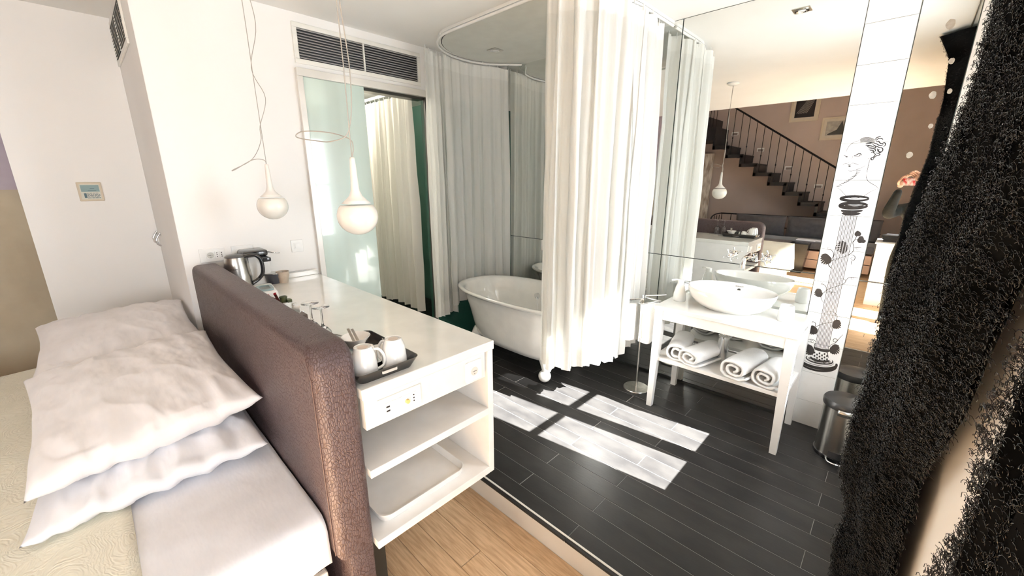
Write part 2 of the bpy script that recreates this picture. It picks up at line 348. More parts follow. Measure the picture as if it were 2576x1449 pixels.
for (x,z,r) in [(.0,2.34,.022),(.035,2.17,.014),(-.002,2.02,.018),(.018,1.87,.012),(-.035,1.73,.017),(.055,2.03,.012)]:
    pts=[(x+r*(1+.25*noise.noise(Vector((cos(a)*1.5,sin(a)*1.5,x*90))))*cos(a)*.8,z+r*(1+.25*noise.noise(Vector((cos(a)*1.5,sin(a)*1.5,z*9))))*sin(a)) for a in [2*pi*i/16 for i in range(16)]]
    MB().prism(pts,MY-.0008,MY,'y').build('tarnish_spot',spot,mr)
struct(MB().rbox(.096,WX,MY-.004,MY+.012,0,CZ-.001,.001).build('trim_5',white_wall))
struct(MB().box(-3.05,.094,MY-.004,MY+.01,0,.018).build('baseboard_mirror',mat('dark_metal_jamb')))
struct(MB().rbox(-3.075,-3.052,MY-.012,MY+.01,0.0,2.62,.002).build('trim_3',mat('mirror_edge_trim',(.45,.47,.43),.3,.5)))
# painted tile pillar
pil=struct(MB().box(-.336,-.124,MY+.003,MY+.05,0,CZ).build('wall_tile_strip',mat('light_grout',(.6,.6,.58),.9)))
pil.name='trim_4'
z=-.03
zs=[0]+[.175+.2035*i for i in range(13)]
for a,bz in zip(zs,zs[1:]):
    if a>=CZ: break
    MB().rbox(-.335,-.125,MY-.008,MY+.004,a+.001,min(bz,CZ)-.001,.0012,1).build('tile',wtile,pil)
ART="2.2:300,17569 328,17737 405,17920 534,18061 674,18126 806,18144|2:795,18211 915,18294 1087,18319 1271,18270 1462,18168|2:802,18190 921,18266 1093,18287 1279,18236 1463,18141|2:810,18168 928,18238 1098,18254 1286,18202 1464,18114|2:817,18147 935,18211 1104,18222 1294,18167 1465,18087|2:824,18126 941,18183 1109,18190 1302,18133 1467,18060|2:832,18105 948,18155 1115,18158 1310,18099 1468,18033|2:839,18084 954,18127 1121,18126 1318,18064 1469,18005|2:846,18063 961,18100 1126,18094 1325,18030 1470,17978|2:854,18042 968,18072 1132,18062 1333,17995 1471,17951|5:1462,18168 1516,18272 1610,18301 1676,18332|5:1489,18094 1572,18196 1695,18224 1793,18146|5:1510,18057 1621,18079 1679,17993 1774,17934 1865,17982 1931,17925 1922,17818 1860,17768|5:1436,17989 1558,17946 1658,17869 1776,17844 1852,17893|5:1383,17956 1490,17842 1613,17799 1709,17740 1813,17717 1877,17624 1848,17517 1747,17522 1666,17580 1696,17651 1771,17629|5:1101,17900 1252,17873 1403,17847|5:1088,17973 1233,17983 1348,17995|5:1215,17748 1327,17778 1441,17790 1535,17749|5:1272,17672 1399,17702 1519,17678 1575,17602 1543,17542 1465,17571|5:1326,17614 1415,17610 1506,17587|5:1612,17474 1706,17433 1802,17375 1754,17323 1667,17326 1599,17383|5:1496,17479 1596,17402 1583,17311 1526,17222 1459,17188 1504,17094 1571,17129 1570,17220|5:1484,17878 1558,17784 1545,17694|5:1617,17691 1691,17597 1771,17467 1851,17499|5:1408,17483 1489,17516 1560,17440|5:1173,17823 1288,17835|5:1673,17289 1596,17238 1565,17166|2.5:211,17411 299,17350 430,17308|3.5:320,17319 372,17287 416,17301|5:687,17335 799,17391 922,17467 1019,17370|2:694,17327 815,17300 934,17311 1008,17367|6:920,17393 951,17347|1.5:633,17349 633,17255 640,17161|2.5:486,17014 506,16987|2.5:565,17001 583,17008|2:238,16830 310,16905 416,16929 502,16881|2:626,16878 692,16940 820,16910 933,16870 1007,16879|4.5:514,16862 572,16834 630,16855|6:539,16789 593,16765 638,16786|2.2:571,16563 609,16517 704,16504 852,16539 1021,16623 1186,16714 1287,16816|2:1318,17156 1393,17197|2.2:1441,17207 1417,17005 1412,16746 1412,16523 1423,16373|2.5:1400,16336 1438,16148 1539,15959 1728,15809 1926,15679 2069,15531|2.5:951,16587 965,16416 933,16246 835,16094 644,15940 386,15784 159,15605|3.2:976,16530 1130,16550|3.2:952,16432 1105,16447|3.2:907,16347 1059,16358|3.2:851,16266 1002,16273|3.2:787,16188 938,16190|3.2:716,16111 866,16109|3.2:639,16035 788,16028|3.2:557,15960 705,15949|3.2:469,15886 617,15870|3.2:378,15812 525,15791|3.2:282,15738 428,15713|3.2:181,15665 328,15634|2.2:160,15597 374,15470 569,15257 721,15103 927,14998 1176,14990 1408,15062 1569,15181 1721,15337 1878,15453 2073,15505|1.6:1149,15237 1087,15209 1103,15151 1137,15132|15:1738,14983 1723,14950 1669,14919 1578,14891 1457,14867 1313,14850 1155,14841 995,14840 842,14848 709,14864 604,14887 535,14915 508,14947 525,14981 583,15013 679,15041 806,15065 954,15081 1113,15089 1272,15089 1420,15080 1548,15064 1648,15041 1712,15014 1738,14983|19:1746,14591 1733,14552 1680,14515 1593,14480 1475,14452 1334,14431 1180,14419 1023,14417 873,14425 742,14443 639,14470 571,14504 543,14542 558,14582 614,14621 707,14656 830,14684 975,14704 1130,14715 1286,14716 1431,14706 1557,14687 1655,14661 1720,14628 1746,14591|6:1673,14665 1661,14641 1617,14617 1544,14594 1446,14576 1330,14562 1204,14553 1075,14551 954,14556 848,14567 765,14583 710,14604 689,14628 702,14653 749,14678 825,14700 927,14719 1045,14732 1172,14740 1300,14741 1418,14736 1521,14725 1601,14709 1653,14688 1673,14665|6:1497,14724 1489,14706 1460,14688 1412,14672 1348,14658 1272,14648 1189,14643 1104,14642 1025,14646 955,14655 901,14667 865,14683 851,14701 859,14720 889,14738 939,14754 1004,14768 1082,14778 1165,14783 1249,14783 1327,14779 1395,14770 1448,14758 1483,14742 1497,14724|8:1703,14492 1688,14472 1639,14451 1558,14431 1451,14414 1323,14400 1185,14391 1044,14388 911,14390 795,14397 704,14409 646,14426 623,14446 639,14467 691,14489 776,14509 888,14526 1019,14539 1158,14548 1298,14551 1428,14548 1539,14540 1626,14528 1681,14512 1703,14492|14:1565,14327 1563,14316 1553,14306 1535,14295 1511,14285 1479,14275 1441,14265 1397,14256 1348,14248 1295,14241 1239,14235 1180,14230 1119,14226 1058,14224 998,14223 939,14223 883,14225 831,14228 783,14233 741,14239 705,14246 676,14254 654,14262 640,14272 634,14282|15:1494,14167 1493,14156 1485,14146 1470,14135 1449,14125 1422,14115 1390,14105 1352,14097 1310,14089 1265,14082 1217,14076 1166,14071 1114,14067 1062,14065 1011,14064 961,14065 913,14067 868,14070 827,14075 791,14081 760,14088 735,14096 716,14105 704,14115 699,14125|3:1457,14243 1455,14233 1447,14222 1432,14212 1410,14202 1383,14192 1350,14182 1312,14173 1269,14165 1223,14158 1174,14153 1123,14148 1070,14144 1017,14142 965,14142 914,14142 865,14144 819,14148 778,14153 741,14159 710,14166 684,14174 665,14183 653,14192 648,14203|3.2:769,10759 589,10939 556,11141 766,11340 1059,11480 1387,11689 1554,11907 1560,12171 1462,12454 1539,12592 1673,12683|3.2:556,11141 655,11360 701,11637 574,11859 400,11940|3.2:1560,12171 1757,12192 1908,12177|3.2:1387,11689 1587,11713 1718,11598 1691,11396 1597,11350 1611,11119|3.2:1487,12457 1548,12690 1603,12953|3.2:758,10770 598,10885 546,11058 684,11227 1028,11392|3.2:734,8552 556,8748 508,8990 662,9302 866,9526 1208,9741 1455,9925 1527,10099 1454,10207 1266,10235|3.2:1527,10099 1616,10323 1830,10388 2054,10378|3.2:695,9339 670,9552 524,9711 351,9730|3.2:672,9241 900,9316 1205,9331|3.2:741,6340 580,6560 526,6809 679,7045 988,7272 1303,7427 1484,7630 1476,7880 1318,8063 1099,8089 901,7968|3.2:521,6841 520,7102 427,7210 175,7200|3.2:1425,5779 1493,5962 1662,6109 1746,6327 1685,6407 1570,6375 1554,6240 1650,6183 1751,6296 1834,6513 1956,6769|3.2:729,5939 533,6050 310,6001|3.2:506,5573 363,5666 184,5648|1.8:495,11985 490,11929 458,11891 412,11885 370,11915 347,11968 352,12025 384,12063 429,12068 472,12038 495,11985|1.8:1765,12148 1762,12109 1741,12083 1711,12080 1682,12100 1666,12137 1669,12175 1690,12201 1720,12205 1749,12184 1765,12148|1.8:1658,11504 1654,11457 1629,11425 1592,11420 1558,11444 1538,11489 1542,11536 1567,11568 1604,11573 1639,11548 1658,11504|1.8:502,9757 499,9720 479,9694 449,9689 422,9706 407,9740 411,9777 431,9803 460,9808 487,9791 502,9757|1.8:1849,10332 1845,10290 1824,10260 1791,10255 1761,10276 1744,10315 1747,10357 1769,10387 1801,10392 1832,10371 1849,10332|1.8:359,7193 356,7158 337,7132 310,7125 285,7140 271,7171 274,7207 293,7233 320,7240 346,7224 359,7193|1.8:443,5945 438,5888 408,5846 366,5833 326,5856 305,5905 310,5962 339,6005 382,6017 421,5994 443,5945|1.8:590,5920 586,5871 561,5835 524,5825 491,5844 472,5886 476,5934 502,5971 538,5981 571,5961 590,5920|1.8:1053,9253 1050,9216 1030,9190 1002,9184 975,9201 961,9235 964,9272 983,9298 1012,9304 1038,9286 1053,9253|1.8:415,5628 412,5591 393,5563 365,5555 340,5570 326,5602 329,5638 348,5666 376,5674 401,5659 415,5628|10:481,11508 599,11317 589,11055|10:481,11508 555,11265 512,11001|10:481,11508 493,11233 417,10971|10:481,11508 418,11229 309,10971|10:481,11508 338,11259 194,11007|10:481,11508 292,11348 133,11136|10:481,11508 272,11441 99,11268|10:481,11508 277,11527 92,11394|10:481,11508 303,11597 110,11505|10:1230,12167 1238,11921 1092,11728|10:1230,12167 1171,11918 994,11752|10:1230,12167 1098,11946 892,11809|10:1230,12167 1029,12007 795,11901|10:1230,12167 972,12097 710,12026|10:1230,12167 977,12204 723,12177|10:1230,12167 1008,12291 762,12306|10:1230,12167 1057,12353 822,12406|10:1230,12167 1117,12384 896,12476|10:1929,12630 1974,12595 1995,12523|10:1929,12630 1968,12575 1981,12499|10:1929,12630 1956,12558 1962,12479|10:1929,12630 1939,12548 1937,12466|10:1929,12630 1918,12546 1907,12461|10:1929,12630 1899,12563 1881,12487|10:1929,12630 1886,12586 1862,12518|10:1929,12630 1880,12609 1849,12550|10:1929,12630 1880,12631 1843,12582|10:1695,12704 1751,12795 1862,12805|10:1695,12704 1782,12769 1898,12757|10:1695,12704 1806,12730 1928,12696|10:1695,12704 1822,12680 1947,12625|10:1695,12704 1825,12626 1954,12547|10:1695,12704 1797,12589 1913,12499|10:1695,12704 1762,12570 1865,12468|10:1695,12704 1725,12567 1815,12455|10:1695,12704 1691,12580 1766,12458|10:1633,12859 1552,12872 1482,12962|10:1633,12859 1548,12908 1486,13012|10:1633,12859 1554,12944 1500,13061|10:1633,12859 1571,12977 1526,13105|10:1633,12859 1598,13000 1563,13141|10:1633,12859 1634,12991 1613,13124|10:1633,12859 1664,12969 1657,13095|10:1633,12859 1687,12939 1693,13058|10:1633,12859 1700,12905 1720,13015|10:478,9236 517,9063 445,8885|10:478,9236 472,9042 376,8875|10:478,9236 420,9041 300,8887|10:478,9236 365,9065 223,8925|10:478,9236 315,9113 149,8989|10:478,9236 303,9190 137,9100|10:478,9236 311,9261 145,9202|10:478,9236 336,9319 171,9291|10:478,9236 372,9358 211,9362|10:530,6876 642,6726 647,6487|10:530,6876 607,6670 584,6423|10:530,6876 556,6629 505,6377|10:530,6876 492,6611 412,6357|10:530,6876 422,6623 312,6367|10:530,6876 377,6694 252,6472|10:530,6876 355,6775 216,6585|10:530,6876 355,6854 204,6697|10:530,6876 373,6922 213,6802|10:1395,7450 1503,7586 1675,7585|10:1395,7450 1544,7540 1722,7504|10:1395,7450 1574,7475 1754,7405|10:1395,7450 1587,7395 1769,7290|10:1395,7450 1579,7308 1762,7167|10:1395,7450 1528,7254 1688,7095|10:1395,7450 1470,7228 1607,7053|10:1395,7450 1412,7229 1527,7039|10:1395,7450 1362,7254 1451,7051|10:624,5474 697,5259 631,4998|10:624,5474 644,5215 545,4958|10:624,5474 577,5195 447,4947|10:624,5474 504,5206 344,4969|10:624,5474 434,5253 241,5028|10:624,5474 408,5351 209,5170|10:624,5474 409,5448 206,5310|10:624,5474 432,5533 226,5437|10:624,5474 472,5598 267,5545|10:1559,5851 1688,6000 1880,5990|10:1559,5851 1731,5947 1928,5896|10:1559,5851 1761,5870 1959,5781|10:1559,5851 1771,5778 1969,5650|10:1559,5851 1758,5680 1955,5509|10:1559,5851 1698,5621 1868,5431|10:1559,5851 1631,5594 1776,5387|10:1559,5851 1567,5599 1685,5375|10:1559,5851 1512,5629 1601,5393|20:1489,5630 1495,5613 1493,5596 1483,5579 1465,5562 1440,5546 1408,5530 1370,5515 1326,5502 1277,5491 1225,5481 1170,5474 1114,5469 1057,5467 1002,5467 949,5469 899,5474 853,5482 813,5492 779,5503 752,5517 733,5532 721,5548 718,5565 724,5583|3:614,5211 596,5232 588,5255 591,5278 604,5302 628,5325 662,5347 705,5368 755,5387 812,5403 873,5416 938,5426 1004,5432 1071,5434 1135,5433 1196,5428 1252,5420 1302,5408 1344,5393 1377,5376 1402,5357 1416,5335 1420,5313 1413,5290 1397,5266|16:1557,4917 1554,4893 1542,4869 1521,4846 1492,4823 1456,4801 1413,4780 1364,4761 1310,4744 1252,4730 1190,4719 1126,4711 1062,4706 998,4704 936,4706 877,4711 822,4719 772,4730 728,4745 692,4762 663,4781 642,4802 631,4825 628,4848 634,4873|9:1715,4949 1745,4911 1758,4871 1754,4829 1733,4787 1696,4745 1643,4705 1576,4667 1496,4632 1405,4602 1306,4577 1201,4557 1091,4544 982,4537 874,4538 771,4545 675,4560 590,4581 517,4607 459,4639 417,4676 393,4716 386,4758 398,4802 427,4846|20:1939,4812 1967,4753 1973,4691 1957,4627 1920,4563 1862,4501 1785,4442 1690,4387 1579,4337 1454,4294 1320,4259 1178,4233 1032,4216 886,4210 742,4214 606,4228 481,4253 369,4287 274,4329 198,4380 144,4437 113,4499 105,4564 122,4630 161,4697|14:1987,4624 1982,4559 1960,4494 1924,4429 1873,4366 1807,4306 1729,4249 1639,4197 1538,4150 1429,4110 1312,4077 1190,4051 1064,4034 938,4025 813,4026 691,4035 575,4053 466,4079 367,4114 280,4156 206,4206 147,4261 103,4321 76,4385 67,4452|3:1817,4794 1811,4748 1791,4703 1757,4657 1710,4613 1650,4571 1578,4532 1496,4496 1405,4465 1307,4438 1203,4417 1095,4401 986,4392 878,4389 772,4393 671,4403 577,4419 492,4442 417,4470 354,4503 304,4541 269,4582 249,4627 244,4673 255,4720|4:695,5830 672,5656 711,5567|3:630,5273 640,5108 729,4966|3:1418,5579 1421,5349 1500,5075|14:718,5199 799,5204|14:753,4980 834,4985|14:787,4760 868,4766|14:866,5103 946,5108|14:900,4884 981,4890|14:978,5225 1058,5230|14:1012,5008 1092,5013|14:1047,4789 1127,4795|14:1124,5130 1203,5135|14:1158,4913 1238,4918|14:1234,5251 1313,5255|14:1269,5035 1347,5040|14:1303,4818 1382,4824|14:1378,5156 1456,5161|14:1413,4940 1491,4946|2.5:652,4771 645,4725 615,4688 572,4674 534,4689 514,4727 521,4774 551,4811 594,4824 632,4809 652,4771|3:608,4757 599,4731 574,4723 558,4742 567,4768 592,4776 608,4757|2.5:985,4607 979,4561 949,4524 907,4510 869,4525 849,4562 856,4608 886,4645 927,4659 965,4644 985,4607|3:941,4592 933,4566 909,4558 893,4577 902,4603 926,4611 941,4592|2.5:1439,4654 1433,4609 1404,4572 1363,4559 1326,4574 1307,4611 1313,4656 1342,4693 1383,4706 1420,4691 1439,4654|3:1397,4640 1388,4614 1365,4607 1349,4625 1358,4651 1381,4659 1397,4640|2.5:1673,4825 1667,4780 1638,4744 1598,4730 1561,4745 1542,4782 1548,4827 1577,4863 1617,4876 1654,4861 1673,4825|3:1631,4811 1623,4785 1599,4778 1584,4796 1592,4821 1616,4829 1631,4811"
art=MB(); yA=MY-.0085
nstk=0
for st in ART.split('|'):
    wd,ps=st.split(':'); wd=float(wd)*.00085; P=[Vector((float(q.split(',')[0])*1e-4-.335,float(q.split(',')[1])*1e-4)) for q in ps.split()]
    if len(P)>2: # smooth (Catmull-Rom)
        Q=[]
        for i in range(len(P)-1):
            p0,p1,p2,p3=P[max(i-1,0)],P[i],P[i+1],P[min(i+2,len(P)-1)]
            for t in (0,.34,.67): Q.append(.5*((2*p1)+(p2-p0)*t+(2*p0-5*p1+4*p2-p3)*t*t+(3*p1-p0-3*p2+p3)*t**3))
        P=Q+[P[-1]]
    n=len(P); vs=[]; nstk+=1; yy=yA-.00001*(nstk%7)
    for i,p in enumerate(P):
        t=(P[min(i+1,n-1)]-P[max(i-1,0)]); t=t.normalized() if t.length else Vector((1,0)); nn=Vector((-t.y,t.x)); ww_=wd*(.35+.65*sin(pi*(i+.5)/n)**.6)
        for sgn in (1,-1): q=p+nn*ww_*sgn*.6; vs.append((q.x,yy,q.y))
    art.add(vs,[(2*i,2*i+1,2*i+3,2*i+2) for i in range(n-1)])
art.build('painted_figure',ink,pil,fix=False)
fl1,fl2=MB(),MB()
for i in range(11):
    x=-.2625+.0067*i; (fl1 if i%2==0 else fl2).box(x-.0013 if i%2==0 else x-.0022,x+.0013 if i%2==0 else x+.0022,yA-.0001,yA,.56,1.40)
fl1.build('painted_flutes',ink,pil); fl2.build('painted_shading',ink_g,pil)
# ------------------------------------------------------------------ counter and headboard
ct=thing('counter','glossy white counter with open shelves behind the brown headboard','counter')
MB().rbox(-3.155,-1.20,.525,1.135,.882,.922,.003).build('worktop',gloss_white,ct)
MB().rbox(-1.235,-1.203,.53,1.082,.765,.881,.002).build('front_fascia',gloss_white,ct)
MB().rbox(-3.15,-1.203,1.10,1.13,.255,.881,.003).build('side_panel',satin_white,ct)
ct.children[-1]; 
MB().rbox(-3.15,-1.203,.528,1.10,.57,.602,.002).build('shelf',satin_white,ct)
MB().rbox(-3.15,-1.203,.528,1.10,.255,.29,.002).build('bottom_board',satin_white,ct)
MB().rbox(-2.0,-1.97,.53,1.10,.29,.881,.002).build('back_board',satin_white,ct)
MB().box(-3.10,-1.35,.56,.62,FZ,.255).build('plinth',mat('dark_metal_jamb'),ct)
def plate(name,label,x,y,z,w,h,rot,mods,group=None,hole=True):
    """socket plate facing +X ; mods = list of (kind, u offset, width)"""
    t=thing(name,label,'socket' if 'switch' not in name else 'switch',(x,y,z),group)
    MB().rbox(0,.009,-w/2,w/2,-h/2,h/2,.003).build('cover_plate',plastic_w,t)
    for kind,u,mw in mods:
        m=MB().rbox(.008,.0115,u-mw/2+.0006,u+mw/2-.0006,-.023,.023,.001).build('module',plastic_w,t)
        if kind=='schuko':
            r=MB(); n=20; R=mw*.42
            r.add([(.0117,u+R*cos(2*pi*i/n),R*sin(2*pi*i/n)) for i in range(n)]+[(.006,u+R*.92*cos(2*pi*i/n),R*.92*sin(2*pi*i/n)) for i in range(n)]+[(.006,u,0)],[(i,(i+1)%n,n+(i+1)%n,n+i) for i in range(n)]+[(n+i,n+(i+1)%n,2*n) for i in range(n)])
            o=MB(); o.cyl((.0115,u,0),(.0122,u,0),R,n=24); o.build('socket_recess',mat('socket_grey',(.62,.62,.58),.4),m)
            hs=MB()
            for k in (-.006,0,.006): hs.cyl((.0122,u+k*1.3,0),(.0127,u+k*1.3,0),.0022,n=10)
            hs.cyl((.0122,u,-.012),(.0127,u,-.012),.0022,n=10); hs.build('socket_holes',black_matt,m)
        if kind=='italian':
            hs=MB()
            for k in (-.012,0,.012): hs.cyl((.0115,u,k),(.0122,u,k),.003,n=10)
            hs.build('socket_holes',black_matt,m)
        if kind=='usb':
            hs=MB(); hs.box(.0115,.0122,u-.007,u+.007,.004,.010); hs.box(.0115,.0122,u-.007,u+.007,-.012,-.006); hs.build('usb_port',black_matt,m)
        if kind=='dimmer':
            MB().cyl((.0115,u,-.002),(.021,u,-.002),.0085,.0075,n=20).build('dimmer_knob',gold_m,m)
        if kind=='rocker':
            MB().rbox(.010,.0145,u-mw*.32,u+mw*.32,-.016,.016,.001).build('rocker',plastic_w,m)
    return t
plate('control_panel','long white panel with USB ports and amber dimmer knob on the counter end',-1.203,.662,.822,.175,.082,0,[('usb',-.052,.024),('blank',-.028,.022),('blank',-.005,.022),('dimmer',.024,.030),('italian',.053,.024)])
plate('socket','square white single socket on the counter end near the corner',-1.203,1.012,.822,.088,.088,0,[('schuko',.0,.046)])
plate('socket','white socket plate on the wall left of the kettle',DX,.512,1.139,.135,.088,0,[('schuko',-.012,.046),('italian',.023,.024),('italian',.048,.024)])
plate('socket','white double socket plate on the wall behind the coffee machine',DX,.68,1.139,.125,.088,0,[('schuko',-.018,.044),('schuko',.028,.044)])
plate('light_switch','square white light switch beside the glass door',DX,1.022,1.14,.082,.088,0,[('rocker',0,.046)])
hb=thing('headboard','brown embossed leather headboard with rounded corners','headboard')
def hbm(x0,x1,y0,y1,z0,z1,r,b):
    pts=arc(x1-r,z1-r,r,90,0,8)+[(x1,z0),(x0,z0)]+arc(x0+r,z1-r,r,180,90,8)
    bm=bmesh.new(); vs=[bm.verts.new((x,y0,z)) for x,z in pts]; fc=bm.faces.new(vs); g=bmesh.ops.extrude_face_region(bm,geom=[fc])
    for v in [e for e in g['geom'] if isinstance(e,bmesh.types.BMVert)]: v.co.y=y1
    bmesh.ops.recalc_face_normals(bm,faces=bm.faces)
    ed=[e for e in bm.edges if abs(e.verts[0].co.y-e.verts[1].co.y)<1e-6]
    bmesh.ops.bevel(bm,geom=ed,offset=b,segments=4,affect='EDGES',profile=.5)
    return MB().bm(bm)
hbm(-3.15,-1.205,.385,.522,.30,1.10,.085,.032).build('padded_panel',leather_m,hb,smooth=40)
MB().rbox(-3.10,-1.225,.43,.522,FZ,.31,.012).build('base',leather_m,hb,smooth=40)
sm=MB(); sm.tube([(-1.232,.3845,.32),(-1.232,.3845,1.0),(-1.26,.3845,1.065)],.0018,6); sm.build('seam',mat('seam_thread',(.10,.06,.055),.6),hb)
# ------------------------------------------------------------------ bed
bd=thing('bed','large white bed with bare mattress side in front of the brown headboard','bed')
MB().rbox(-3.72,-1.29,-2.02,.37,-.09,.215,.006).build('bed_base',door_paint,bd)
MB().rbox(-3.70,-1.31,-2.0,.36,.215,.25,.004).build('slat_gap',black_matt,bd)
MB().rbox(-3.74,-1.27,-2.02,.372,.25,.435,.045,5).build('mattress',mat('cream_mattress_ticking',(.72,.67,.58),.8,bump=(60,.4,.003,O1)),bd,smooth=60)
lg=MB()
for x in (-3.6,-1.4):
    for y in (-1.9,.25): MB().cyl((x,y,FZ),(x,y,-.09),.03).build('leg',black_matt,bd)
def fbm(x,y,s=1,o=3): return sum(noise.noise(Vector((x*s*2**k,y*s*2**k,7.3*k)))/2**k for k in range(o))
def drape(name,x0,x1,y0,y1,zt,side,zlow,seed,m,th,nu=70,nv=60,amp=.008,parent=None,foot=None,corner=0,puff=0):
    """cloth lying on the bed top, falling over the near side x1 by `side` metres"""
    g=MB(); L=(x1-x0)+side
    def fn(u,v):
        s=u*L; y=y0+(y1-y0)*v; R=.05
        z=zt+amp*fbm(s*2+seed,y*2,1.2)+(.085*min(1,max(0,(-.55-y)/.5))**1.5 if puff else 0)
        if foot:
            pass
        if s<(x1-x0)-R: x=x0+s
        else:
            d=s-(x1-x0)+R; a=min(d/R,pi/2); x=x1-R+R*sin(a); z=z-R*(1-cos(a))
            e=max(0,d-R*pi/2)*(1+.35*corner*v); z-=e; x+=.012*sin(y*22+seed)*min(1,e*8)+e*.12
        if u==0: z-=.01
        return (x,y,z)
    g.grid(fn,nu,nv); return g.build(name,m,parent,smooth=180,solid=th,fix=False)
sh=drape('bed_sheet',-3.6,-1.262,-.20,.378,.458,.13,.2,3,linen,.006,90,40,.010,corner=.6)
tag(sh,'white cotton sheet turned down over the mattress below the headboard','bed sheet')
qt=thing('quilt','cream quilted bedspread with embossed scroll pattern','bedspread')
drape('quilt_top',-3.76,-1.262,-2.07,-.085,.468,.40,.05,8,quilt_m,.012,90,60,.012,parent=qt,puff=1)
g=MB(); g.grid(lambda u,v:(-3.76+2.5*u,-2.07-.05*sin(v*pi/2)-.02*sin(u*30)*v,.553-.50*v),50,12); g.build('quilt_foot_drop',quilt_m,qt,smooth=180,solid=.012,fix=False)
def pillow(label,loc,L,W,T,rot,seed,m,group,sag=0,wr=1.0):
    """L along local x, W along local y"""
    g=MB(); n=84
    def shape(u,v,sg):
        a=2*u-1; b=2*v-1
        edge=(1-abs(a)**2.6)*(1-abs(b)**2.6)
        pin=1-.06*(1-abs(a)**2)*abs(b)**3-.0; 
        x=a*L/2*(1-.05*(1-b*b)); y=b*W/2*(1-.07*(1-a*a))
        h=T/2*(max(edge,0)**.42)
        q=fbm(x*2.2+seed,y*5.0+seed*1.7,1.5,4); wrk=(.012*q-.010*wr*abs(noise.noise(Vector((x*3.2+seed+.6*y,y*9-x*2,seed))))**.6)*min(1,max(edge,0)*3+.1)*wr
        rid=.010*wr*max(0,abs(a)-.35)*sin(b*19+seed+3*q)*(1-abs(b)**4)
        z=sg*h+wrk+rid+ (.012*noise.noise(Vector((x*6,y*6,seed))) if edge<.2 else 0)
        z+=sag*(a*a)*-.03+ (abs(a)**5*abs(b)**5)*.012*sin(seed*3+a*2+b)
        return (x,y,z)
    for sg in (1,-1): g.grid(lambda u,v:shape(u,v,sg),n,n)
    o=g.build('pillow',m,None,smooth=180)
    bm=bmesh.new(); bm.from_mesh(o.data); bmesh.ops.remove_doubles(bm,verts=bm.verts,dist=.0006); bmesh.ops.recalc_face_normals(bm,faces=bm.faces); bm.to_mesh(o.data); bm.free()
    o.location=loc; o.rotation_euler=rot; return tag(o,label,'pillow',group)
pillow('large white pillow on top of the near pillow stack',(-2.30,.02,.70),.92,.69,.205,(radians(5),radians(5),radians(2)),1.3,linen2,None,wr=1.2)
pillow('white pillow at the bottom of the near stack, its corner sticking out',(-2.22,.03,.545),.94,.68,.15,(radians(3),radians(2),radians(-3)),4.1,linen,None,wr=1.4)
pillow('white pillow farthest from the camera against the alcove wall',(-3.24,.01,.715),.78,.70,.20,(radians(3),radians(6),radians(0)),7.7,linen2,None)
pillow('flat white pillow under the farthest pillow',(-3.20,.01,.54),.8,.68,.135,(0,radians(1),0),9.2,linen2,None)
MB
# ------------------------------------------------------------------ vents
def vent(label,x0,x1,z0,z1,n,split,place):
    """built in local XZ plane, facing -Y ; place(o) positions it"""
    t=thing('air_vent',label,'vent'); f=MB(); b=.03
    f.rbox(x0,x1,-.012,0,z1-b,z1,.003);f.rbox(x0,x1,-.012,0,z0,z0+b,.003);f.rbox(x0,x0+b,-.012,0,z0+b,z1-b,.003);f.rbox(x1-b,x1,-.012,0,z0+b,z1-b,.003)
    if split: f.rbox((x0+x1)/2-.006,(x0+x1)/2+.006,-.014,0,z0+b,z1-b,.002)
    f.build('frame',mat('vent_white_enamel',(.80,.79,.74),.35),t)
    MB().box(x0+b,x1-b,-.002,0,z0+b,z1-b).build('duct_opening',black_matt,t)
    sl=MB().add([(0,-.016,-.002),(0,-.016,.0),(0,-.002,.010),(0,-.002,.008),(1,-.016,-.002),(1,-.016,.0),(1,-.002,.010),(1,-.002,.008)],[(0,1,2,3),(7,6,5,4),(0,4,5,1),(1,5,6,2),(2,6,7,3),(3,7,4,0)])
    me=None
    segs=[(x0+b,(x0+x1)/2-.006),((x0+x1)/2+.006,x1-b)] if split else [(x0+b,x1-b)]
    for a,c in segs:
        for i in range(n):
            z=z0+b+(z1-z0-2*b)*(i+.35)/n
            if me is None: o=sl.build('slat',mat('vent_grey_slat',(.55,.55,.54),.35,.3),t); me=o.data
            else: o=bpy.data.objects.new('slat',me); COL.objects.link(o); o.parent=t
            o.location=(a,0,z); o.scale=(c-a,1,1)
    place(t); return t
def pl1(t): t.location=(DX,0,0); t.rotation_euler=(0,0,radians(90))
vent('wide white air vent with dark slats above the glass door',1.172,2.172,2.372,2.622,11,True,pl1)
def pl2(t): t.location=(0,.36,0)
vent('small white air vent high on the alcove side wall',-4.16,-3.42,2.37,2.64,11,True,pl2)
